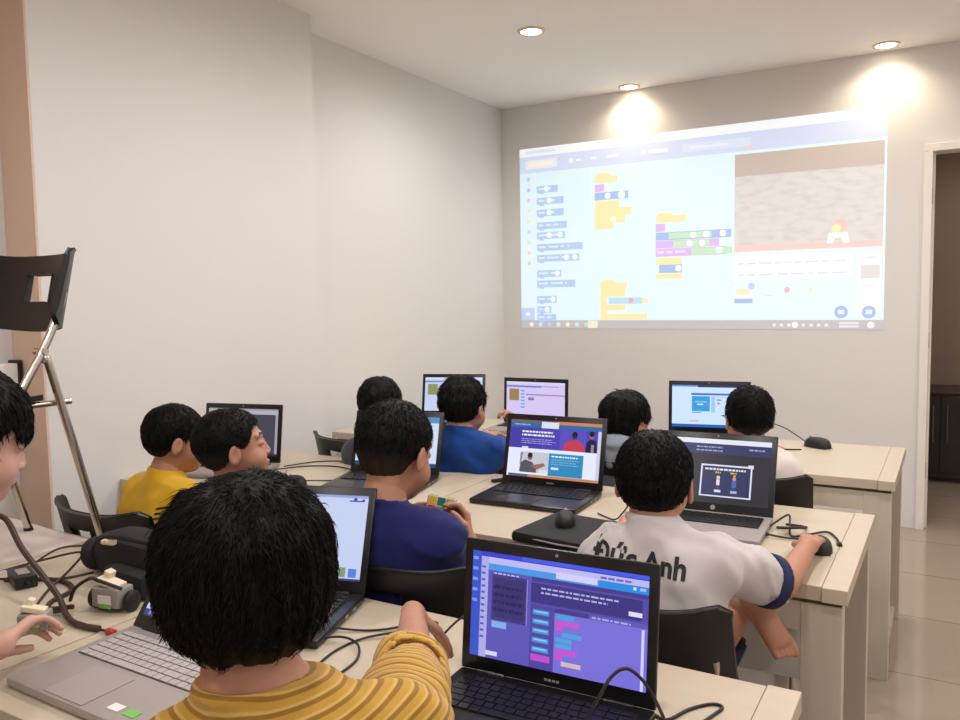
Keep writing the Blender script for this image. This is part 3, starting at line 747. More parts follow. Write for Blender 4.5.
    xb = np.abs(fc[:, 0]); bm_ = (xb > .013) & (xb < .047) & (fc[:, 1] > .055) & (np.abs(fc[:, 2]-(.0235+.004*np.sin((xb-.013)*90))) < .0035); mi[bm_] = 2
    midx.append(mi)
    for a in A:
        ops = hand_ops(a['W'], a['d'], a['n'], a['sd'], a['curl'], .82*s, a['thumb'])
        E2 = a['E']+(a['W']-a['E'])*.12; allp = [a['W'], E2]+[o[2] for o in ops]
        l_, h_ = np.min(allp, 0)-.05, np.max(allp, 0)+.05
        hres2 = .0042 if res < 1.3 else .0065
        V, F = surface_nets(lambda P: hand_sdf(P, ops, a['W'], E2, .0205*s, .0315*s), l_, h_, hres2)
        VF.append((V, F)); midx.append(np.zeros(len(F), int))
    if legs == 'cross':
        an, toe = LG[0][2], LG[0][3]; fd = nrm(toe-an); fn = V3(*CROSS[2]); fn = nrm(fn-fd*(fn @ fd)); fs_ = np.cross(fn, fd)
        kn = LG[0][1]
        def foot(P):
            d = cone(P, an-fn*.012-fd*.02, toe-fd*.02, .021, .018)
            d = smin(d, cone(P, an-fn*.012-fd*.03, an-fd*.01, .021, .020), .02)
            d = smin(d, cone(P, an, toe-fd*.015+fs_*.016, .024, .015), .02); d = smin(d, cone(P, an, toe-fd*.02-fs_*.018, .022, .014), .02)
            d = smin(d, cone(P, an, an+(kn-an)*.4, .021, .027), .02)
            for k in range(5):
                o = fs_*(.026-.0125*k); L_ = .034-.0042*k; r_ = .0112 if k == 0 else .0084
                d = smin(d, cone(P, toe+o-fd*.012, toe+o+fd*(L_-.010)-fn*.003, r_, r_*.92), .002)
            return d
        V, F = surface_nets(foot, np.minimum(an, toe)-.09, np.maximum(an, toe)+.09, .0042)
        VF.append((V, F)); midx.append(np.zeros(len(F), int))
    bodyo = np_mesh('body', VF, [M[skin], M['lips'], M['brow']], root, np.concatenate(midx))
    if eyes:
        for sx in (-1, 1):
            mb = MB(); c = H+Rh @ V3(sx*.031, .0685, .001)*hs
            Rm = Matrix(Rh.tolist()) @ Matrix.Rotation(R(-90), 3, 'X')
            rr = .0118*hs; prof = [(rr*math.sin(a), rr*math.cos(a)) for a in np.linspace(0.02, 3.12, 14)]
            o0 = Vector(root.location)
            mb.lathe(prof, Vector(c)-o0, M['eye_white'], 16, Rm); mb.lathe([(.0001, rr*1.02), (.0052*hs, rr*.93), (.0055*hs, rr*.8)], Vector(c)-o0, M['iris'], 16, Rm); mb.build('eye', root, True)
    # ---- shirt
    off = .012*s
    sl = []
    for a in A:
        Sx, E, f = a['S'], a['E'], a['sl']
        if f <= 1: sl.append([(Sx, Sx+(E-Sx)*f)])
        else: sl.append([(Sx, E), (E, E+(a['W']-E)*(f-1))])
    def sleeves(P):
        out = None
        for a, segs in zip(A, sl):
            d = None
            for i, (p, q) in enumerate(segs):
                r1 = (.056 if i == 0 else .045)*s; r2 = (.050 if len(segs) == 1 else .045 if i == 0 else .036)*s
                ax_ = nrm(q-p); last = i == len(segs)-1
                c = cone(P, p, q+(ax_*.03 if last else 0), r1, r2)
                if last:
                    c = smax(c, ((P-q.astype(F32)) @ ax_.astype(F32)), .006)
                    c = smax(c, -cone(P, q-ax_*.03, q+ax_*.06, r2-.006*s-.0, r2-.004*s), .002)
                d = c if d is None else smin(d, c, .02)
            out = d if out is None else np.minimum(out, d)
        return out
    collar_c = N+V3(0, 0, .0)
    nax = nrm((H+Rh @ V3(0, -.02, -.045)*hs)-(N-V3(0, 0, .03)))
    def shirtf(P):
        d = torso(P, off, .06); e = sleeves(P)
        d = smin(d, e, .03)
        fold = waves(P*np.array([1, 1, .6], F32), 7+int(abs(head[0])*100), 42, 4)
        d = d+np.minimum(wr*fold*.55+wr*1.1*np.abs(waves(P*np.array([1, 1, .8], F32), 3+int(abs(head[1])*90), 26, 3))-wr*.9, .0045)
        nc = cone(P, N+nax*.036, N+nax*.14, .050*s, .050*s)
        d = smax(d, -nc, .004); d = smax(d, (P-(N+nax*.012).astype(F32)) @ nax.astype(F32), .006)
        # ribbed collar ring
        q = P-(N+nax*.008).astype(F32); hh = q @ nax.astype(F32); rr = np.linalg.norm(q-hh[:, None]*nax.astype(F32), axis=1)
        d = smin(d, np.sqrt((rr-.0535*s)**2+(hh*.6)**2)-.0048*s, .004)
        d = smax(d, (pel[2]-.045)-P[:, 2], .01)
        return d
    slo = np.min([pel, Sc]+sh+[p for g_ in sl for sg in g_ for p in sg], 0)-.16; shi = np.max([pel, Sc, N]+sh+[p for g_ in sl for sg in g_ for p in sg], 0)+.16
    V, F = surface_nets(shirtf, slo, shi, .0075*res)
    dt = torso(V.astype(F32), off); ds = sleeves(V.astype(F32)); hv = V-N; stripe = (V-pel) @ up-.75*np.linalg.norm(hv-(hv @ up)[:, None]*up, axis=1)+.004*np.sin(V @ rt*22)
    for a, segs in zip(A, sl):
        p, q = segs[0]; ax_ = nrm(q-p); dd = cone(V.astype(F32), p+ax_*.045, q+ax_*.05, .056*s, .05*s); u_ = (V-p) @ ax_
        msk = (dd < dt) & (u_ > .03); stripe = np.where(msk, -u_+.5, stripe)
    sm = shirt_m or shirt_mat('shirt_cloth', shirt)
    so = np_mesh('shirt', [(V, F)], [sm], root, None, {'stripe': stripe})
    if hood:
        def hf(P):
            d = cone(P, N-rt*.06-fwd*.045-V3(0, 0, .012), N+rt*.06-fwd*.045-V3(0, 0, .012), .030*s, .030*s)
            d = smin(d, cone(P, N-fwd*.06-V3(0, 0, .02), N-fwd*.085-V3(0, 0, .075), .042*s, .02*s), .04)
            return smax(d+.0025*waves(P, 5, 60), -cone(P, N-nax*.06, N+nax*.12, .049*s, .049*s), .004)
        np_mesh('hood', [surface_nets(hf, N-.18, N+.14, .008)], [sm], root, None, {'stripe': np.zeros(1)} if False else None)
    if cuff:
        for a, segs in zip(A, sl):
            p, q = segs[-1]; ax_ = nrm(q-p); r_ = .0585*s
            def cf(P):
                u_ = (P-q.astype(F32)) @ ax_.astype(F32)
                c = cone(P, q-ax_*.05, q+ax_*.03, r_, r_)
                c = smax(c, np.abs(u_+.010)-.015, .004)
                return smax(c, -cone(P, q-ax_*.07, q+ax_*.07, r_-.010, r_-.010), .002)
            np_mesh('sleeve_cuff', [surface_nets(cf, q-.09, q+.09, .005)], [cuff], root)
    # ---- shorts
    def sf(P):
        d = cone(P, pel-rt*.075*s-V3(0, 0, .01), pel+rt*.075*s-V3(0, 0, .01), .106*s, .106*s)
        for h_, kn, an, toe in LG:
            q = h_+(kn-h_)*.86; ax_ = nrm(kn-h_); c = cone(P, h_, q, .082*s, .066*s); c = smax(c, (P-q.astype(F32)) @ ax_.astype(F32), .006); d = smin(d, c, .03)
        d = smax(d, P[:, 2]-(pel[2]+.03), .01)
        return smax(d+.002*waves(P, 11, 40), F32(seat+.012)-P[:, 2], .02)
    pts2 = [pel]+[L[0] for L in LG]+[L[1] for L in LG]
    np_mesh('shorts', [surface_nets(sf, np.min(pts2, 0)-.13, np.max(pts2, 0)+.13, .011*res)], [M[shorts]], root)
    # ---- hair
    hf_ = hair_fn(None, **(hair or {}))
    def hw(P): return hf_((P-H.astype(F32)) @ Rh.astype(F32)/F32(hs))*hs
    V, F = surface_nets(hw, H-.16*hs, H+.16*hs, .0042*res)
    q = (V-H) @ Rh/hs
    e = .002; Pq = q.astype(F32)
    G = np.stack([hf_(Pq+np.array(dv, F32))-hf_(Pq-np.array(dv, F32)) for dv in ((e, 0, 0), (0, e, 0), (0, 0, e))], 1); G /= np.linalg.norm(G, axis=1)[:, None]+1e-9
    keep = G[:, 2] > -.6
    fz = np.zeros(len(q)) if fade is None else np.clip((fade+.02*np.sin(q[:, 0]*30)*0-q[:, 2])/.05, 0, 1)
    vs, fs = strands(V[keep], G[keep], q[keep], None, root, strand[0], strand[1], strand[2], 3, None, spiky, fade)
    VF = [(V, F)]; o0 = np.array(root.location)
    me = bpy.data.meshes.new('hair'); vv = (V-o0).tolist(); ff = F.tolist()
    if len(vs):
        wv = (vs*hs) @ Rh.T+H; k = len(vv); vv += (wv-o0).tolist(); ff += [[k+i for i in f] for f in fs]
    me.from_pydata(vv, [], ff); me.materials.append(M['hair']); me.polygons.foreach_set('use_smooth', [True]*len(me.polygons))
    at = me.attributes.new('fade', 'FLOAT', 'POINT'); at.data.foreach_set('value', np.concatenate([fz, np.zeros(len(vv)-len(V))]).astype(F32))
    me.update(); ho = bpy.data.objects.new('hair', me); C.objects.link(ho); ho.parent = root
    return dict(root=root, shirt=so, body=bodyo, N=N, Rb=Rb, pel=pel, Sc=Sc, A=A, H=H, Rh=Rh, hs=hs)

def print_text(txt, shirt, parent, centre, right, up, direction, size, mt, tilt=0, name='lettering', lift=.0022):
    """project lettering onto the cloth of a shirt"""
    cu = bpy.data.curves.new(name, 'FONT'); cu.body = txt; cu.size = size; cu.align_x = 'CENTER'; cu.align_y = 'CENTER'; cu.offset = size*.034; cu.resolution_u = 3
    o = bpy.data.objects.new(name, cu); C.objects.link(o); bpy.context.view_layer.update()
    me = bpy.data.meshes.new_from_object(o.evaluated_get(bpy.context.evaluated_depsgraph_get()))
    bpy.data.objects.remove(o); bpy.data.curves.remove(cu)
    bm = bmesh.new(); bm.from_mesh(me); bmesh.ops.triangulate(bm, faces=bm.faces[:])
    for _ in range(3):
        le = [e for e in bm.edges if e.calc_length() > size*.12]
        if le: bmesh.ops.subdivide_edges(bm, edges=le, cuts=1); bmesh.ops.triangulate(bm, faces=bm.faces[:])
    sv = [v.co.copy() for v in shirt.data.vertices]; tree = BVHTree.FromPolygons(sv, [tuple(p.vertices) for p in shirt.data.polygons])
    o0 = Vector(parent.parent.location if parent.parent else parent.location); c0 = Vector(centre)-o0
    right, up, direction = Vector(right).normalized(), Vector(up).normalized(), Vector(direction).normalized()
    bad = []
    for v in bm.verts:
        x = v.co.x; y = v.co.y+math.tan(R(tilt))*x; p = c0+right*x+up*y-direction*.3
        h = tree.ray_cast(p, direction)
        if h[0] is None: bad.append(v); v.co = c0
        else: v.co = h[0]-direction*lift
    if bad: bmesh.ops.delete(bm, geom=bad, context='VERTS')
    bm.to_mesh(me); bm.free(); me.materials.clear(); me.materials.append(mt)
    q = bpy.data.objects.new(name, me); C.objects.link(q); q.parent = parent
    return q

# ------------------------------------------------------------------ the projected picture on the back wall
PX0, PX1, PZ0, PZ1 = -2.785, -.362, 1.180, 2.49
_bm = {}
def beam(c):
    if c not in _bm: _bm[c] = mat('projected_light', (168, 164, 160), .85, spec=.1, emit=c, es=PROJ)
    return _bm[c]
PROJ = .74
def projection():
    t = thing('projected_picture', 'large bright projected coding window on the back wall', 'projection', ((PX0+PX1)/2, BACK, PZ0))
    W, H = PX1-PX0, PZ1-PZ0
    place = lambda x, z, d: Vector((x, -.001-d*3, H/2+z))
    def part(name, rects, parent=t, lay=0):
        b = MB()
        for i, r in enumerate(rects):
            d = .0003*lay+.00008*i
            if r[0] == 'disc':
                _, u, v, rr, c = r; pts = [place((u+rr*math.cos(a)-.5)*W, (.5-v)*H+rr*math.sin(a)*W, d) for a in [2*math.pi*k/20 for k in range(20)]]
            elif r[0] == 'poly': pts = [place((u-.5)*W, (.5-v)*H, d) for u, v in r[1]]; c = r[2]
            else: u0, v0, u1, v1, c = r; pts = [place((u-.5)*W, (.5-v)*H, d) for u, v in ((u0, v1), (u1, v1), (u1, v0), (u0, v0))]
            b.quad(pts, beam(c))
        return b.build(name, parent)
    part('window_background', [(0, 0, 1, .955, (210, 238, 248))], t, 0)
    part('title_bar', [(0, 0, 1, .045, (240, 246, 250)), (.02, .014, .12, .03, (206, 222, 240))], t, 1)
    bar = [(0, .045, 1, .135, (192, 208, 240)), (.02, .065, .125, .115, (222, 226, 244)), (.03, .078, .11, .10, (250, 236, 214)), ('disc', .17, .09, .008, (230, 238, 250)), (.185, .085, .2, .096, (230, 238, 250)), (.23, .082, .25, .098, (226, 234, 250)), (.28, .082, .315, .098, (226, 234, 250)), ('disc', .39, .09, .006, (240, 244, 250)), (.405, .08, .46, .1, (226, 234, 250)), (.5, .07, .68, .112, (204, 220, 244)), (.52, .085, .62, .098, (222, 232, 250))]
    part('menu_bar', bar, t, 1)
    # block categories and palette
    cats = [(150, 190, 236), (190, 160, 236), (226, 170, 234), (246, 226, 180), (246, 222, 160), (160, 210, 236), (180, 226, 190), (246, 200, 170), (240, 170, 190)]
    part('category_dots', [('disc', .029, .17+k*.058, .006, c) for k, c in enumerate(cats)], t, 1)
    part('extension_button', [(.0, .885, .045, .955, (160, 190, 236)), (.015, .91, .03, .93, (225, 235, 250))], t, 1)
    part('palette_divider', [(.219, .15, .221, .30, (212, 224, 238))], t, 1)
    r = []
    for u1, v in ((.126, .23), (.145, .295), (.145, .36), (.155, .43), (.150, .485), (.205, .55), (.195, .61), (.137, .695), (.182, .752), (.122, .838), (.104, .895), (.12, .94)):
        r += [(.057, v-.019, u1, v+.019, (140, 184, 232)), (.065, v+.019, .08, v+.026, (140, 184, 232))]
        r += textlines(.062, u1-.01, v-.007, 1, .03, (206, 224, 244), int(v*1000), .35)
    for u_, v in ((.092, .23), (.10, .295), (.10, .36), (.10, .485), (.135, .485), (.155, .61), (.182, .61), (.125, .695), (.11, .838), (.09, .895)): r.append(('disc', u_, v, .0085, (232, 242, 250)))
    part('block_palette', r, t, 2)
    O, P_, B_, G_ = (250, 222, 146), (200, 154, 236), (112, 164, 228), (164, 224, 166)
    r = [(.244, .19, .312, .225, O), ('poly', [(.244, .19), (.255, .172), (.285, .172), (.295, .19)][::-1], O), (.244, .232, .272, .27, P_), (.244, .275, .345, .315, B_), ('disc', .283, .295, .009, (232, 242, 250)), ('disc', .325, .295, .011, (232, 242, 250)), (.244, .32, .318, .36, O), (.244, .36, .355, .398, O), (.244, .398, .335, .44, O), (.244, .44, .30, .47, O), ('disc', .30, .42, .009, (250, 240, 214))]
    part('script', r, t, 2)
    r = [(.425, .42, .51, .455, O), ('poly', [(.425, .42), (.435, .405), (.465, .405), (.475, .42)][::-1], O), (.425, .46, .452, .50, P_), (.425, .505, .632, .545, B_), (.462, .51, .58, .54, G_), (.425, .548, .60, .585, P_), (.475, .552, .575, .582, G_), (.425, .588, .62, .628, P_), (.525, .592, .635, .624, G_), (.425, .635, .50, .67, O), (.435, .67, .50, .712, B_), (.425, .715, .50, .742, O), ('disc', .49, .69, .009, (236, 244, 250))]
    r += [('disc', u_, v, .0085, (240, 248, 246)) for u_, v in ((.53, .525), (.565, .525), (.61, .525), (.52, .567), (.555, .567), (.60, .607))]+textlines(.43, .52, .60, 1, .04, (226, 206, 246), 41, .35)
    part('script', r, t, 2)
    r = [(.26, .755, .34, .79, O), ('poly', [(.26, .755), (.27, .74), (.30, .74), (.31, .755)][::-1], O), (.26, .79, .335, .83, O), (.26, .83, .28, .955, O), (.285, .835, .385, .868, (150, 208, 236)), (.385, .838, .402, .865, O), ('disc', .352, .851, .007, (240, 120, 120)), (.28, .87, .335, .90, O), (.28, .92, .40, .95, O)]
    part('script', r, t, 2)
    # stage with a grey cratered ground under a brown sky
    S0, S1, T0, T1 = .640, .995, .150, .621
    mm = mat('projected_ground', (168, 164, 160), .85, spec=.1, emit=(214, 214, 212), es=PROJ*.8)
    nt = mm.node_tree; bs = nt.nodes['Principled BSDF']; tc = nt.nodes.new('ShaderNodeTexCoord'); mp = nt.nodes.new('ShaderNodeMapping'); mp.inputs['Scale'].default_value = (5, 1, 13)
    no = nt.nodes.new('ShaderNodeTexNoise'); no.inputs['Scale'].default_value = 2.2; no.inputs['Detail'].default_value = 8; rp = nt.nodes.new('ShaderNodeValToRGB')
    rp.color_ramp.elements[0].position = .32; rp.color_ramp.elements[0].color = rgba((202, 199, 196)); rp.color_ramp.elements[1].position = .55; rp.color_ramp.elements[1].color = rgba((222, 221, 218))
    nt.links.new(tc.outputs['Object'], mp.inputs[0]); nt.links.new(mp.outputs[0], no.inputs['Vector']); nt.links.new(no.outputs[0], rp.inputs[0]); nt.links.new(rp.outputs[0], bs.inputs['Emission Color'])
    b = MB(); pts = [place((u-.5)*W, (.5-v)*H, .0006) for u, v in ((S0, T1-.03), (S1, T1-.03), (S1, .255), (S0, .255))]; b.quad(pts, mm); stage = b.build('stage', t)
    part('stage_sky', [(S0, T0, S1, .258, (172, 152, 140))], stage, 2)
    part('stage_edge', [(S0, T1-.03, S1, T1, (246, 182, 176))], stage, 2)
    sx, sy = .894, .55
    part('sprite', [('disc', sx+.004, sy-.03, .017, (246, 170, 160)), ('disc', sx-.004, sy-.02, .011, (250, 226, 160)), ('poly', [(sx-.022, sy+.0), (sx-.026, sy+.05), (sx-.012, sy+.05), (sx-.006, sy+.025), (sx+.006, sy+.025), (sx+.012, sy+.05), (sx+.026, sy+.05), (sx+.022, sy)], (240, 236, 236))], stage, 3)
    part('flag_button', [('disc', .655, .118, .006, (170, 230, 176))], t, 2); part('stop_button', [('disc', .675, .118, .006, (248, 190, 190))], t, 2)
    part('full_screen_button', [(.965, .09, .985, .11, (206, 214, 230))], t, 2)
    part('backdrop_panel', [(.938, .64, .993, .92, (238, 247, 248)), (.947, .705, .99, .765, (206, 202, 200)), (.955, .665, .98, .675, (200, 214, 226)), (.95, .79, .985, .80, (214, 222, 230))], t, 2)
    part('add_sprite_button', [('disc', .904, .918, .016, (116, 164, 226)), (.897, .908, .911, .928, (210, 230, 250))], t, 3)
    part('add_backdrop_button', [('disc', .967, .919, .016, (116, 164, 226)), (.960, .909, .974, .929, (210, 230, 250))], t, 3)
    r = [(.637, .64, .925, .76, (236, 246, 248)), (.641, .785, .688, .85, (232, 242, 246)), (.641, .85, .688, .872, (112, 164, 228)), (.645, .80, .68, .83, (238, 224, 170)), ('disc', .685, .79, .009, (150, 190, 240))]
    r += textlines(.65, .92, .675, 1, .03, (196, 208, 222), 31, .3)+textlines(.65, .92, .73, 1, .03, (196, 208, 222), 32, .3)
    r += [('disc', .775, .81, .007, (240, 150, 160)), ('disc', .832, .81, .005, (246, 232, 130)), (.72, .835, .74, .84, (200, 214, 226))]
    part('sprite_panel', r, t, 2)
    cols = [(226, 226, 230), (206, 210, 220), (150, 186, 226), (200, 214, 232), (232, 224, 200), (190, 220, 190), (150, 210, 170), (236, 226, 176)]
    r = [(0, .955, 1, 1, (160, 160, 166))]
    for k, c in enumerate(cols): r.append(('disc', .035+k*.03, .978, .007, c))
    r += [(.22, .957, .25, .998, (226, 222, 200))]
    for k in range(8): r.append((.74+k*.018, .972, .748+k*.018, .986, (222, 224, 230)))
    r += [('disc', .795, .978, .008, (236, 240, 244)), ('disc', .972, .978, .008, (236, 240, 244)), (.90, .965, .945, .975, (216, 218, 226)), (.90, .98, .945, .99, (216, 218, 226))]
    part('taskbar', r, t, 2)
projection()

# ------------------------------------------------------------------ laptops
laptop('black laptop with a purple screen at the very front right', -.560, 1.171, 2.0, 6.6, 'purple', W=.348, H=.227, ledge='grey_plastic')
laptop('silver laptop with silver keys at the front left', -1.235, 1.000, -1.0, 36, 'bluetext', W=.36, H=.235, D=.253, silver=True, stickers=True)
laptop('black laptop with a pale screen right behind the nearest head', -1.277, 1.309, 16.6, 22, 'white_app')
laptop('laptop with a dark grey screen by the left pier', -2.50, 2.310, 13.1, 8.6, 'dark_editor', base_mat=M['grey_plastic'])
laptop('laptop with a sliver of blue screen left of the child in dark blue', -1.798, 2.405, 13.1, 18, 'blue_page')
laptop('black laptop showing a purple and white page in the middle of the room', -1.180, 2.467, 2.3, 14, 'course_page', W=.372, H=.244, ledge='grey_plastic')
laptop('laptop with a lavender screen directly behind the one with the purple and white page', -1.848, 3.690, 2.1, 3, 'lavender', base_mat=M['grey_plastic'])
laptop('most distant laptop, left of the child in royal blue', -2.40, 3.77, 20, 14, 'pale_blue_app')
laptop('laptop with a white and blue screen beside the child with glasses', -.982, 3.78, 11.4, 5, 'blue_frame', W=.372, H=.244)
laptop('laptop with a dark screen and grey keyboard before the child in white', -.610, 2.391, 2.5, 22, 'dark_dialog', W=.345, H=.241, base_mat=M['grey_plastic'], logo=True)

# ------------------------------------------------------------------ mice, mousepad
def mouse(label, loc, yaw, s=1.0, mt='matte_black'):
    t = thing('computer_mouse', label, 'mouse', loc, R(yaw))
    b = MB(); n, m_ = 20, 8; vs = []; fs = []
    for j in range(m_+1):
        p = j/m_*math.pi/2
        for k in range(n):
            a = 2*math.pi*k/n; r = math.cos(p)**.6; x = .029*s*math.cos(a)*r*(1-.12*math.sin(a)); y = .052*s*math.sin(a)*r
            vs.append((x, y-.004*math.sin(p), .002+.034*s*math.sin(p)))
    for j in range(m_):
        for k in range(n): fs.append((j*n+k, j*n+(k+1) % n, (j+1)*n+(k+1) % n, (j+1)*n+k))
    fs.append(tuple(range(n))[::-1]); b.add(vs, fs, M[mt]); b.build('shell', t, True)
    b = MB(); b.lathe([(.006*s, -.003), (.008*s, -.001), (.008*s, .001), (.006*s, .003)], (0, .028*s, .0295*s), M['grey_plastic'], 14, Matrix.Rotation(R(90), 3, 'Y')); b.build('scroll_wheel', t, True)
    b = MB(); b.box((0, -.002, .001), (.046*s, .085*s, .002), M['black_plastic']); b.build('glide', t)
    return t
mouse('black mouse alone near the end of the far desk', (-.50, 3.73, DZ), 60, 1.25)
mouse('black mouse under the hand of the child in white', (-.285, 2.215, DZ), 8, 1.0)
mouse('black mouse lying on the mousepad', (-.93, 2.04, DZ+.0325), 20)
mouse('black mouse on the desk left of the laptop with the sliver of blue screen', (-2.06, 2.16, DZ), 80)
# padded black mousepad / sleeve hanging over the front edge of the middle desk
b = MB(); b.box((0, 0, .016), (.30, .25, .031), M['fabric_black'], None, .014); o = b.build('laptop_sleeve', None, True, (-.875, 2.02, DZ)); o.rotation_euler = (0, 0, R(-6))
tag(o, 'padded black sleeve on the middle desk with a mouse on it', 'laptop sleeve')
b = MB(); b.tube([(-.14, -.118, .018), (0, -.128, .018), (.14, -.118, .018)], .0025, M['grey_plastic']); b.build('zip', o, True)

# ------------------------------------------------------------------ chairs
make_chair('black chair standing on top of the front left desk', (-2.145, 1.012, DZ), 180, None)
make_chair('black chair under the child in white with lettering on the back', (-.57, 1.755, 0), 2, None)
make_chair('black chair behind the child in dark blue holding the cube', (-1.13, 1.715, 0), -4, None)
make_chair('black chair behind the left child in yellow', (-2.17, 1.70, 0), 4, None)
make_chair('black chair under the child looking up to the right', (-1.69, 1.705, 0), 10, None)
make_chair('black chair whose left end shows beside the most distant child on the left', (-2.27, 2.98, 0), 10, None)
make_chair('black chair under the child in royal blue', (-1.70, 2.93, 0), 0, None)
make_chair('black chair under the child in the grey hooded top', (-1.06, 3.06, 0), 0, None)
make_chair('black chair under the child with glasses', (-.625, 2.985, 0), -4, None)
make_chair('black chair under the nearest child in striped yellow', (-.53, .40, 0), -42, None)
make_chair('black chair under the adult at the left edge', (-1.86, .29, 0), 60, None)

# ------------------------------------------------------------------ people
mustard = shirt_mat('mustard_striped_cloth', (190, 148, 62), (148, 106, 42), .0165, .5, (206, 168, 92))
P = {}
P['near'] = person('child in a striped mustard shirt, seen from behind, nearest the camera', (-.584, .541, 1.127), hyaw=-47, hpitch=-2, byaw=-46, s=.93, hs=.92, s_off=(.03, 0, -.004), pelvis=(-.50, .40), shirt_m=mustard,
    hair=dict(s_top=.016, s_side=.016, nape=-.062, seed=3, amp=.0022), strand=(14000, .024, .0008), res=.8, shw=.113, neck_d=.100, shoulder_drop=.024, sleeve=.80, wr=.006,
    arms=(dict(w=(-.787, 1.096, .868), e=(-.635, .885, .90), d=(.40, .60, -.66), n=(.25, .6, .7), curl=.35, sl=.90), dict(w=(-.95, .84, .785), d=(-.2, .95, -.1), n=(0, 0, 1), curl=.8, e=(-.80, .66, .84))))
P['blue'] = person('child in a dark blue shirt holding a colourful cube', (-1.155, 1.557, 1.035), hyaw=4, hpitch=-14, byaw=-14, s=1.08, hs=1.06, pelvis=(-1.17, 1.65), shirt=(24, 28, 86),
    hair=dict(s_top=.014, s_side=.004, nape=-.060, seed=5, amp=.0012), strand=(3500, .014, .0010), fade=.0, spiky=.12, shw=.128, neck_d=.118, wr=.006, bulk=1.04,
    arms=(dict(w=(-1.068, 1.745, .775), e=(-1.035, 1.60, .69), d=(-.35, .35, .85), n=(.75, .55, -.1), curl=1.0, thumb=.7, sl=.95), dict(w=(-1.275, 1.745, .80), d=(.6, .45, .3), n=(-.45, .8, .3), curl=1.0, sl=.95)))
CROSS = ((-.368, 1.87, .684), (-.316, 1.865, .604), (.75, -.55, .35), (-.425, 2.08, .655))
P['white'] = person('child in a white shirt with name lettering on the back', (-.557, 1.696, .992), hyaw=-6, hpitch=-4, byaw=-6, s=1.02, hs=.98, pelvis=(-.60, 1.60), shirt=(196, 188, 186),
    hair=dict(s_top=.016, s_side=.007, nape=-.072, seed=8, amp=.0012), strand=(4500, .016, .0011), spiky=.04, shw=.103, s_off=(.022, 0, -.004), neck_d=.078, wr=.0085, bulk=.94, cuff=mat('navy_knit', (34, 40, 78), .9), legs='cross',
    arms=(dict(w=(-.300, 2.105, .775), e=(-.312, 1.83, .762), d=(.02, .98, .05), n=(0, 0, 1), curl=.55, thumb=.3, sl=.84), dict(w=(-.77, 2.10, .775), d=(.2, .9, -.1))))
P['yellow'] = person('child in a plain yellow shirt beside the left pier', (-2.050, 1.642, .984), hyaw=34, hpitch=-6, byaw=4, s=.92, hs=.92, shw=.112, pelvis=(-2.10, 1.63), shirt=(214, 168, 38), eyes=True,
    hair=dict(s_top=.018, s_side=.006, nape=-.050, seed=11, amp=.0015), strand=(3000, .018, .0011), neck_d=.108, neck_fwd=.03, fade=-.02)
P['profile'] = person('child in dark grey looking up to the right, hand near the chin', (-1.723, 1.569, 1.000), hyaw=38, hpitch=9, byaw=10, s=1.0, hs=.98, pelvis=(-1.70, 1.60), shirt=(56, 60, 72), eyes=True,
    hair=dict(s_top=.010, s_side=.005, nape=-.052, front=.060, seed=13, amp=.0010), strand=(3000, .012, .0010), spiky=.1, fade=.01,
    arms=(dict(w=(-1.665, 1.70, .845), e=(-1.60, 1.90, .755), d=(-.35, -.25, .9), n=(.6, .75, .1), curl=1.1), dict(w=(-1.86, 1.93, .775), d=(.5, .8, 0))))
P['farleft'] = person('most distant child on the left, only the back of the head showing', (-2.013, 2.62, .972), hyaw=-5, hpitch=-6, byaw=10, s=1.0, hs=1.0, pelvis=(-2.06, 2.79), shirt=(70, 74, 84), res=1.35,
    hair=dict(s_top=.018, s_side=.009, nape=-.06, seed=15), strand=(1500, .02, .0014), wr=.002)
P['royal'] = person('child in a royal blue shirt, hand raised to the chin', (-1.668, 2.706, .975), hyaw=2, hpitch=-6, byaw=-6, s=1.06, hs=1.03, pelvis=(-1.70, 2.87), shirt=(20, 62, 132), res=1.2,
    hair=dict(s_top=.017, s_side=.010, nape=-.066, seed=17, amp=.003), strand=(2000, .022, .0015), shw=.135, sleeve=.95, wr=.008, bulk=1.05, neck_d=.085,
    arms=(dict(w=(-1.56, 2.93, .865), e=(-1.47, 3.06, .76), d=(-.2, -.35, .9), n=(.4, .9, .1), curl=1.2, sl=.95), dict(w=(-1.86, 3.20, .775), d=(.3, .9, 0))))
P['grey'] = person('child in a pale grey hooded top', (-1.058, 2.887, .928), hyaw=24, hpitch=-8, byaw=0, s=1.0, hs=1.0, pelvis=(-1.06, 2.99), shirt=(138, 144, 160), res=1.2, hood=True, longsleeve=True, sleeve=1.7,
    hair=dict(s_top=.018, s_side=.012, nape=-.060, seed=19, amp=.003), strand=(2000, .024, .0015), wr=.004, neck_d=.068)
P['glasses'] = person('child with glasses in a white shirt in the far row', (-.633, 2.986, .952), hyaw=-30, hpitch=-3, byaw=-8, s=1.02, hs=1.0, pelvis=(-.635, 3.02), shirt=(220, 208, 200), res=1.15,
    hair=dict(s_top=.016, s_side=.006, nape=-.050, seed=21, amp=.0014), strand=(2600, .015, .0013), spiky=.3, fade=-.02, wr=.004, neck_d=.09, shw=.10,
    arms=(dict(w=(-.60, 3.36, .775), d=(-.2, 1, 0), pole=(0, 0, -1)), dict(w=(-.80, 3.36, .775), d=(0, 1, 0))))
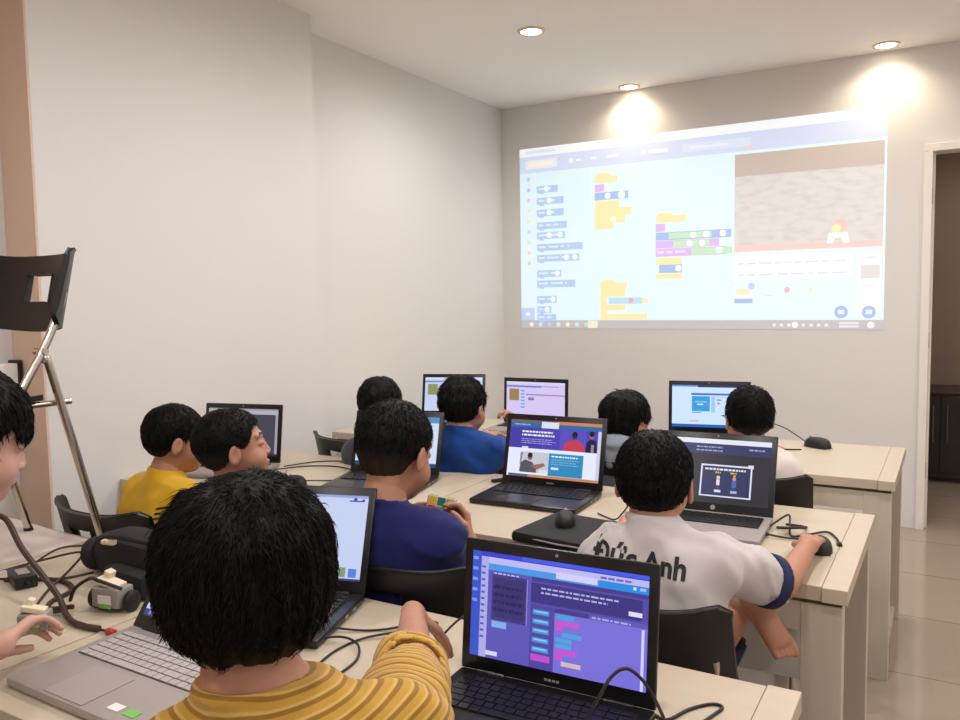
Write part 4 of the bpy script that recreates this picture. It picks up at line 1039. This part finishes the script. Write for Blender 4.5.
P['man'] = person('adult leaning in at the left edge, reaching for a small gadget', (-1.388, .701, 1.185), hyaw=16, hpitch=-16, byaw=60, s=1.12, hs=.97, n_off=(-.095, -.085, .015), pelvis=(-1.85, .30), shirt=(64, 66, 74), skin='skin_pale', eyes=True, shw=.165,
    hair=dict(s_top=.022, s_side=.012, nape=-.07, front=.018, seed=23, amp=.002, burn=-.02), strand=(4000, .028, .0012), neck_d=.15,
    arms=(dict(w=(-1.435, .755, .805), d=(-.35, .9, .15), n=(-.6, -.1, .7), curl=.8, thumb=.5, e=(-1.46, .55, .86)), dict(w=(-1.80, .80, .79), d=(.5, .8, 0))))
# glasses
g = P['glasses']; H, Rh, hs = g['H'], g['Rh'], g['hs']
o0 = np.array(g['root'].location); b = MB()
for sx in (-1, 1):
    c = V3(sx*.031, .094, .002); ring = [Vector((H+Rh @ (c+V3(.019*math.cos(a), -.002*abs(math.cos(a)), .015*math.sin(a)))*hs)-o0) for a in np.linspace(0, 2*math.pi, 25)]
    b.tube(ring, .0016, M['black_plastic'], 6, False)
    b.tube([Vector((H+Rh @ V3(*p)*hs)-o0) for p in ((sx*.050, .092, .006), (sx*.077, .07, .008), (sx*.084, .0, .008), (sx*.083, -.022, -.004))], .0016, M['black_plastic'], 6)
b.tube([Vector((H+Rh @ V3(*p)*hs)-o0) for p in ((-.012, .094, .004), (0, .098, .006), (.012, .094, .004))], .0015, M['black_plastic'], 6)
b.build('eyeglasses', g['root'], True)
# lettering on the white shirt: the name worn across the shoulders
g = P['white']; fw = g['Rb'][:, 1]; rt = g['Rb'][:, 0]
ink = mat('black_print', (34, 30, 34), .8)
print_text('Đức Anh', g['shirt'], g['shirt'], g['Sc']+V3(0, 0, -.020)-rt*.027, rt, (0, 0, 1), fw, .053, ink, tilt=-4)
g = P['yellow']; rt = g['Rb'][:, 0]; fw = g['Rb'][:, 1]
c = g['Sc']+rt*.105+V3(0, 0, -.045)
for k in range(3):
    print_text('\u25ac\u25ac\u25ac', g['shirt'], g['shirt'], c+V3(0, 0, -.014*k), rt, (0, 0, 1), fw, .016, ink, tilt=10, name='printed_mark')

# ------------------------------------------------------------------ cube toy
ct = thing('puzzle_cube', 'colourful puzzle cube in the hands of the child in dark blue', 'toy', (-1.175, 1.775, .838), R(28))
ct.rotation_euler = (R(-14), R(12), R(28))
b = MB(); a = .074; b.box((0, 0, 0), (a, a, a), mat('cube_frame', (214, 196, 186), .4), None, .004); b.build('body', ct, True)
cc = dict(g=mat('cube_green', (120, 176, 50), .35), r=mat('cube_red', (206, 40, 66), .35), o=mat('cube_orange', (236, 110, 60), .35), y=mat('cube_yellow', (214, 196, 50), .35), w=mat('cube_white', (214, 206, 214), .35), b=mat('cube_teal', (30, 120, 110), .35))
rr = random.Random(12)
for ax in range(3):
    for sg in (-1, 1):
        for i in (-1, 0, 1):
            for j in (-1, 0, 1):
                p = [0, 0, 0]; p[ax] = sg*a/2; p[(ax+1) % 3] = i*a*.32; p[(ax+2) % 3] = j*a*.32; d = [a*.28]*3; d[ax] = .002
                b = MB(); b.box(p, d, cc[rr.choice('ggrroybwr')], None, .0006); b.build('sticker', ct)

# ------------------------------------------------------------------ front left clutter
z = DZ
def sheet(label, name, c, W, D, T, yaw, mt, cat):
    b = MB(); b.box((0, 0, T/2), (W, D, T), mt, None, .0015); o = b.build(name, None, False, c); o.rotation_euler = (0, 0, R(yaw)); return tag(o, label, cat)
o = sheet('stack of printed sheets at the back left of the front desk', 'paper_stack', (-2.33, 1.245, z), .50, .25, .012, -4, M['paper'], 'papers')
o = sheet('clear plastic sleeve lying in front of the printed sheets', 'plastic_sleeve', (-2.20, 1.085, z), .34, .06, .010, -6, M['film'], 'plastic sleeve')
def adapter(label, c, yaw, d):
    t = thing('power_adapter', label, 'adapter', c, R(yaw))
    b = MB(); b.box((0, 0, d[2]/2), d, M['black_plastic'], None, .006); b.build('body', t, True)
    b = MB(); b.box((0, 0, d[2]+.0004), (d[0]*.5, d[1]*.5, .0008), M['grey_plastic']); b.build('rating_label', t)
    b = MB(); b.tube([(d[0]/2, 0, d[2]/2), (d[0]/2+.02, 0, d[2]/2)], [.006, .0035], M['black_plastic']); b.build('strain_relief', t, True)
    return t
adapter('black power adapter at the left edge of the front desk', (-2.06, 1.00, z), 8, (.15, .07, .035))
adapter('black power adapter between the cables', (-1.92, 1.075, z), -20, (.10, .05, .03))
# black nylon pouch, its round end to the left
t = thing('camera_pouch', 'black nylon pouch behind the silver laptop with ivory plugs on it', 'pouch', (-1.70, 1.235, z), R(-4))
b = MB(); b.box((.02, .01, .055), (.30, .13, .108), M['fabric_black'], None, .045); b.build('body', t, True)
b = MB(); b.lathe([(.0001, -.02), (.034, -.02), (.042, -.012), (.042, .012), (.034, .02), (.0001, .02)], (-.14, -.02, .045), M['fabric_black'], 24, Matrix.Rotation(R(80), 3, 'Y')); b.build('round_end', t, True)
b = MB(); b.tube(spline([(-.10, -.04, .09), (-.02, -.06, .115), (.08, -.05, .118), (.15, -.01, .10)], 6), .006, M['fabric_black']); b.build('strap', t, True)
b = MB(); b.box((.08, -.075, .03), (.16, .05, .06), M['fabric_black'], None, .02); b.build('side_pocket', t, True)
def plugs(label, c, yaw, n=3):
    t = thing('ivory_connector', label, 'connector', c, R(yaw))
    b = MB(); b.box((0, 0, .006), (.034, .014, .012), M['ivory'], None, .002); b.build('housing', t)
    for k in range(n): b = MB(); b.box((-.011+k*.011, -.009, .008), (.006, .008, .008), M['ivory'], None, .001); b.build('pin_socket', t)
    return t
plugs('pair of ivory plugs resting on the black pouch', (-1.72, 1.172, z+.098), 10)
def robot(label, c, yaw, s=1.0, wheels=True):
    t = thing('robot_module', label, 'electronic module', c, R(yaw)); clear = M['grey_plastic']
    b = MB(); b.box((0, 0, .028*s), (.062*s, .042*s, .036*s), clear, None, .004); b.build('housing', t, True)
    b = MB(); b.box((.0, -.002, .053*s), (.05*s, .026*s, .012*s), M['ivory'], Matrix.Rotation(R(14), 3, 'Y'), .002); b.box((-.01*s, .006, .066*s), (.014*s, .018*s, .016*s), M['ivory'], Matrix.Rotation(R(20), 3, 'Y'), .002); b.build('connector_block', t)
    b = MB(); b.box((0, -.0215*s, .026*s), (.03*s, .002, .016*s), M['white']); b.build('label_plate', t)
    b = MB(); b.box((.002, -.0225*s, .014*s), (.026*s, .002, .007*s), M['green']); b.build('green_light_strip', t)
    for sx in ((-1, 1) if wheels else ()):
        b = MB(); b.lathe([(.0001, -.007*s), (.016*s, -.007*s), (.02*s, -.004*s), (.02*s, .004*s), (.016*s, .007*s), (.0001, .007*s)], (sx*.041*s, .004, .02*s), M['matte_black'], 20, Matrix.Rotation(R(90), 3, 'Y')); b.build('wheel', t, True)
    return t
robot('grey module with ivory connectors and a green strip beside the silver laptop', (-1.575, 1.075, z), 12, 1.15)
robot('small grey module in the hand of the adult at the left edge', (-1.475, .845, z+.055), 40, .85, False)
b = MB(); b.box((0, 0, .006), (.026, .012, .012), M['red'], None, .003); o = b.build('red_connector', None, True, (-1.455, .985, z)); tag(o, 'small red plug by the corner of the silver laptop', 'connector')
b = MB(); b.tube([(0, 0, .006), (-.03, -.002, .006)], .003, M['brown_cable']); b.build('wire_end', o, True)
cable('cable', 'thick brown cable arching over the front left desk down to the red plug', [(-2.02, .93, z+.02), (-1.93, .98, z+.16), (-1.85, 1.0, z+.19), (-1.76, .99, z+.13), (-1.66, 1.0, z+.045), (-1.59, .98, z+.012), (-1.53, .975, z+.008), (-1.49, .983, z+.007)], .0065, 'brown_cable')
cable('cable', 'brown cable zigzagging between adapter and module on the front left desk', [(-1.97, 1.06, z+.006), (-1.86, 1.12, z+.005), (-1.76, 1.10, z+.006), (-1.73, 1.03, z+.005), (-1.69, 1.0, z+.006), (-1.62, 1.01, z+.02)], .0055, 'brown_cable')
cable('wire', 'thin brown wire looping left of the black pouch', [(-2.05, 1.06, z+.004), (-1.99, 1.17, z+.02), (-1.90, 1.215, z+.04), (-1.86, 1.16, z+.02), (-1.80, 1.06, z+.004), (-1.70, .975, z+.004), (-1.64, 1.0, z+.01)], .003, 'brown_cable', cat='wire')
cable('wire', 'thin brown wire from the adapter to the round end of the pouch', [(-1.98, 1.10, z+.004), (-1.95, 1.19, z+.05), (-1.89, 1.27, z+.04), (-1.82, 1.29, z+.03), (-1.79, 1.30, z+.02)], .0028, 'brown_cable', cat='wire')
cable('wire', 'thin brown wire passing in front of the adapter to the pouch', [(-2.00, 1.06, z+.003), (-1.93, 1.10, z+.003), (-1.86, 1.14, z+.003), (-1.83, 1.2, z+.004)], .0028, 'brown_cable', cat='wire')
cable('wire', 'bundle of thin dark wires on top of the grey module', [(-1.66, 1.03, z+.02), (-1.63, 1.025, z+.055), (-1.60, 1.04, z+.076), (-1.56, 1.035, z+.079), (-1.52, 1.06, z+.06)], .004, 'cable', cat='wire')
cable('cable', 'black cable looped right of the nearest head on the front desk', [(-1.085, 1.20, z+.012), (-1.02, 1.235, z+.004), (-.98, 1.26, z+.004), (-.95, 1.29, z+.006), (-.93, 1.33, z+.004), (-.90, 1.34, z+.004), (-.895, 1.30, z+.005), (-.95, 1.245, z+.008), (-.99, 1.20, z+.004), (-1.0, 1.14, z+.003), (-.99, 1.08, z+.003)], .0024)
cable('cable', 'second black cable crossing the loop beside the nearest head', [(-1.07, 1.14, z+.010), (-1.02, 1.18, z+.011), (-.97, 1.17, z+.010), (-.94, 1.13, z+.003), (-.93, 1.07, z+.003)], .0024)
cable('cable', 'black cable from the raised hand to the purple-screened laptop', [(-.80, 1.13, z+.004), (-.815, 1.21, z+.03), (-.79, 1.27, z+.065), (-.755, 1.28, z+.06), (-.735, 1.25, z+.03), (-.73, 1.22, z+.008)], .0022)
cable('cable', 'black cable arching in front of the purple screen', [(-.45, .985, z+.028), (-.417, 1.02, .84), (-.404, 1.04, .867), (-.386, 1.05, .878), (-.367, 1.06, .862), (-.352, 1.07, .833), (-.345, 1.11, .775), (-.35, 1.16, z+.004)], .0026)
cable('cable', 'black cable curling on the desk end right of the purple-screened laptop', [(-.395, 1.20, z+.003), (-.372, 1.196, z+.003), (-.351, 1.245, z+.003), (-.325, 1.277, z+.003), (-.307, 1.275, z+.003), (-.315, 1.24, z+.003), (-.33, 1.19, z+.003), (-.35, 1.13, z+.003), (-.36, 1.08, z+.003)], .0026)
cable('cable', 'thin cable curling from the dark grey laptop over the middle desk', [(-2.30, 2.30, z+.008), (-2.25, 2.42, z+.003), (-2.14, 2.47, z+.003), (-2.02, 2.44, z+.003), (-1.97, 2.36, z+.003), (-1.98, 2.27, z+.003), (-2.04, 2.19, z+.012)], .0024)
cable('cable', 'thin cable along the back of the middle desk beside the left pier', [(-2.31, 2.36, z+.008), (-2.28, 2.50, z+.003), (-2.20, 2.56, z+.003), (-2.08, 2.57, z+.003), (-1.98, 2.54, z+.003)], .0024)
cable('cable', 'thin cable from the far mouse curving back to the child with glasses', [(-.545, 3.75, z+.012), (-.582, 3.79, z+.028), (-.646, 3.80, z+.064), (-.711, 3.80, z+.083), (-.76, 3.80, z+.075), (-.82, 3.78, z+.03)], .0024)
cable('cable', 'short stray cable left of the far mouse', [(-.76, 3.60, z+.003), (-.72, 3.70, z+.03), (-.68, 3.68, z+.02), (-.66, 3.62, z+.003), (-.60, 3.61, z+.003), (-.55, 3.63, z+.003)], .003)
cable('cable', 'black cable tangle between the grey keyboard and the mouse under a hand', [(-.44, 2.33, z+.010), (-.40, 2.42, z+.03), (-.385, 2.36, z+.015), (-.37, 2.30, z+.004), (-.33, 2.33, z+.006), (-.29, 2.38, z+.005), (-.26, 2.33, z+.004), (-.25, 2.29, z+.003)], .003, plug=(1,))
cable('cable', 'black lead with a thick plug beside the grey keyboard', [(-.43, 2.27, z+.009), (-.39, 2.27, z+.006), (-.35, 2.275, z+.005), (-.31, 2.29, z+.003)], .003, plug=(0,))
cable('cable', 'knotted black cable at the right end of the middle desk', [(-.42, 2.36, z+.006), (-.38, 2.35, z+.012), (-.40, 2.31, z+.02), (-.36, 2.34, z+.018), (-.345, 2.38, z+.01), (-.36, 2.41, z+.004), (-.40, 2.39, z+.010)], .004)
cable('cable', 'thin dark cable making a triangle left of the child in white', [(-.93, 2.28, z+.004), (-.86, 2.235, z+.004), (-.83, 2.23, z+.03), (-.80, 2.27, z+.075), (-.765, 2.22, z+.02), (-.745, 2.19, z+.004)], .0024)
b = MB(); b.box((0, 0, .006), (.05, .018, .012), M['black_plastic'], None, .003); o = b.build('usb_stick', None, True, (-1.42, 2.53, z)); o.rotation_euler = (0, 0, R(60)); tag(o, 'small black cap on the seam of the middle desks behind the course page laptop', 'usb stick')
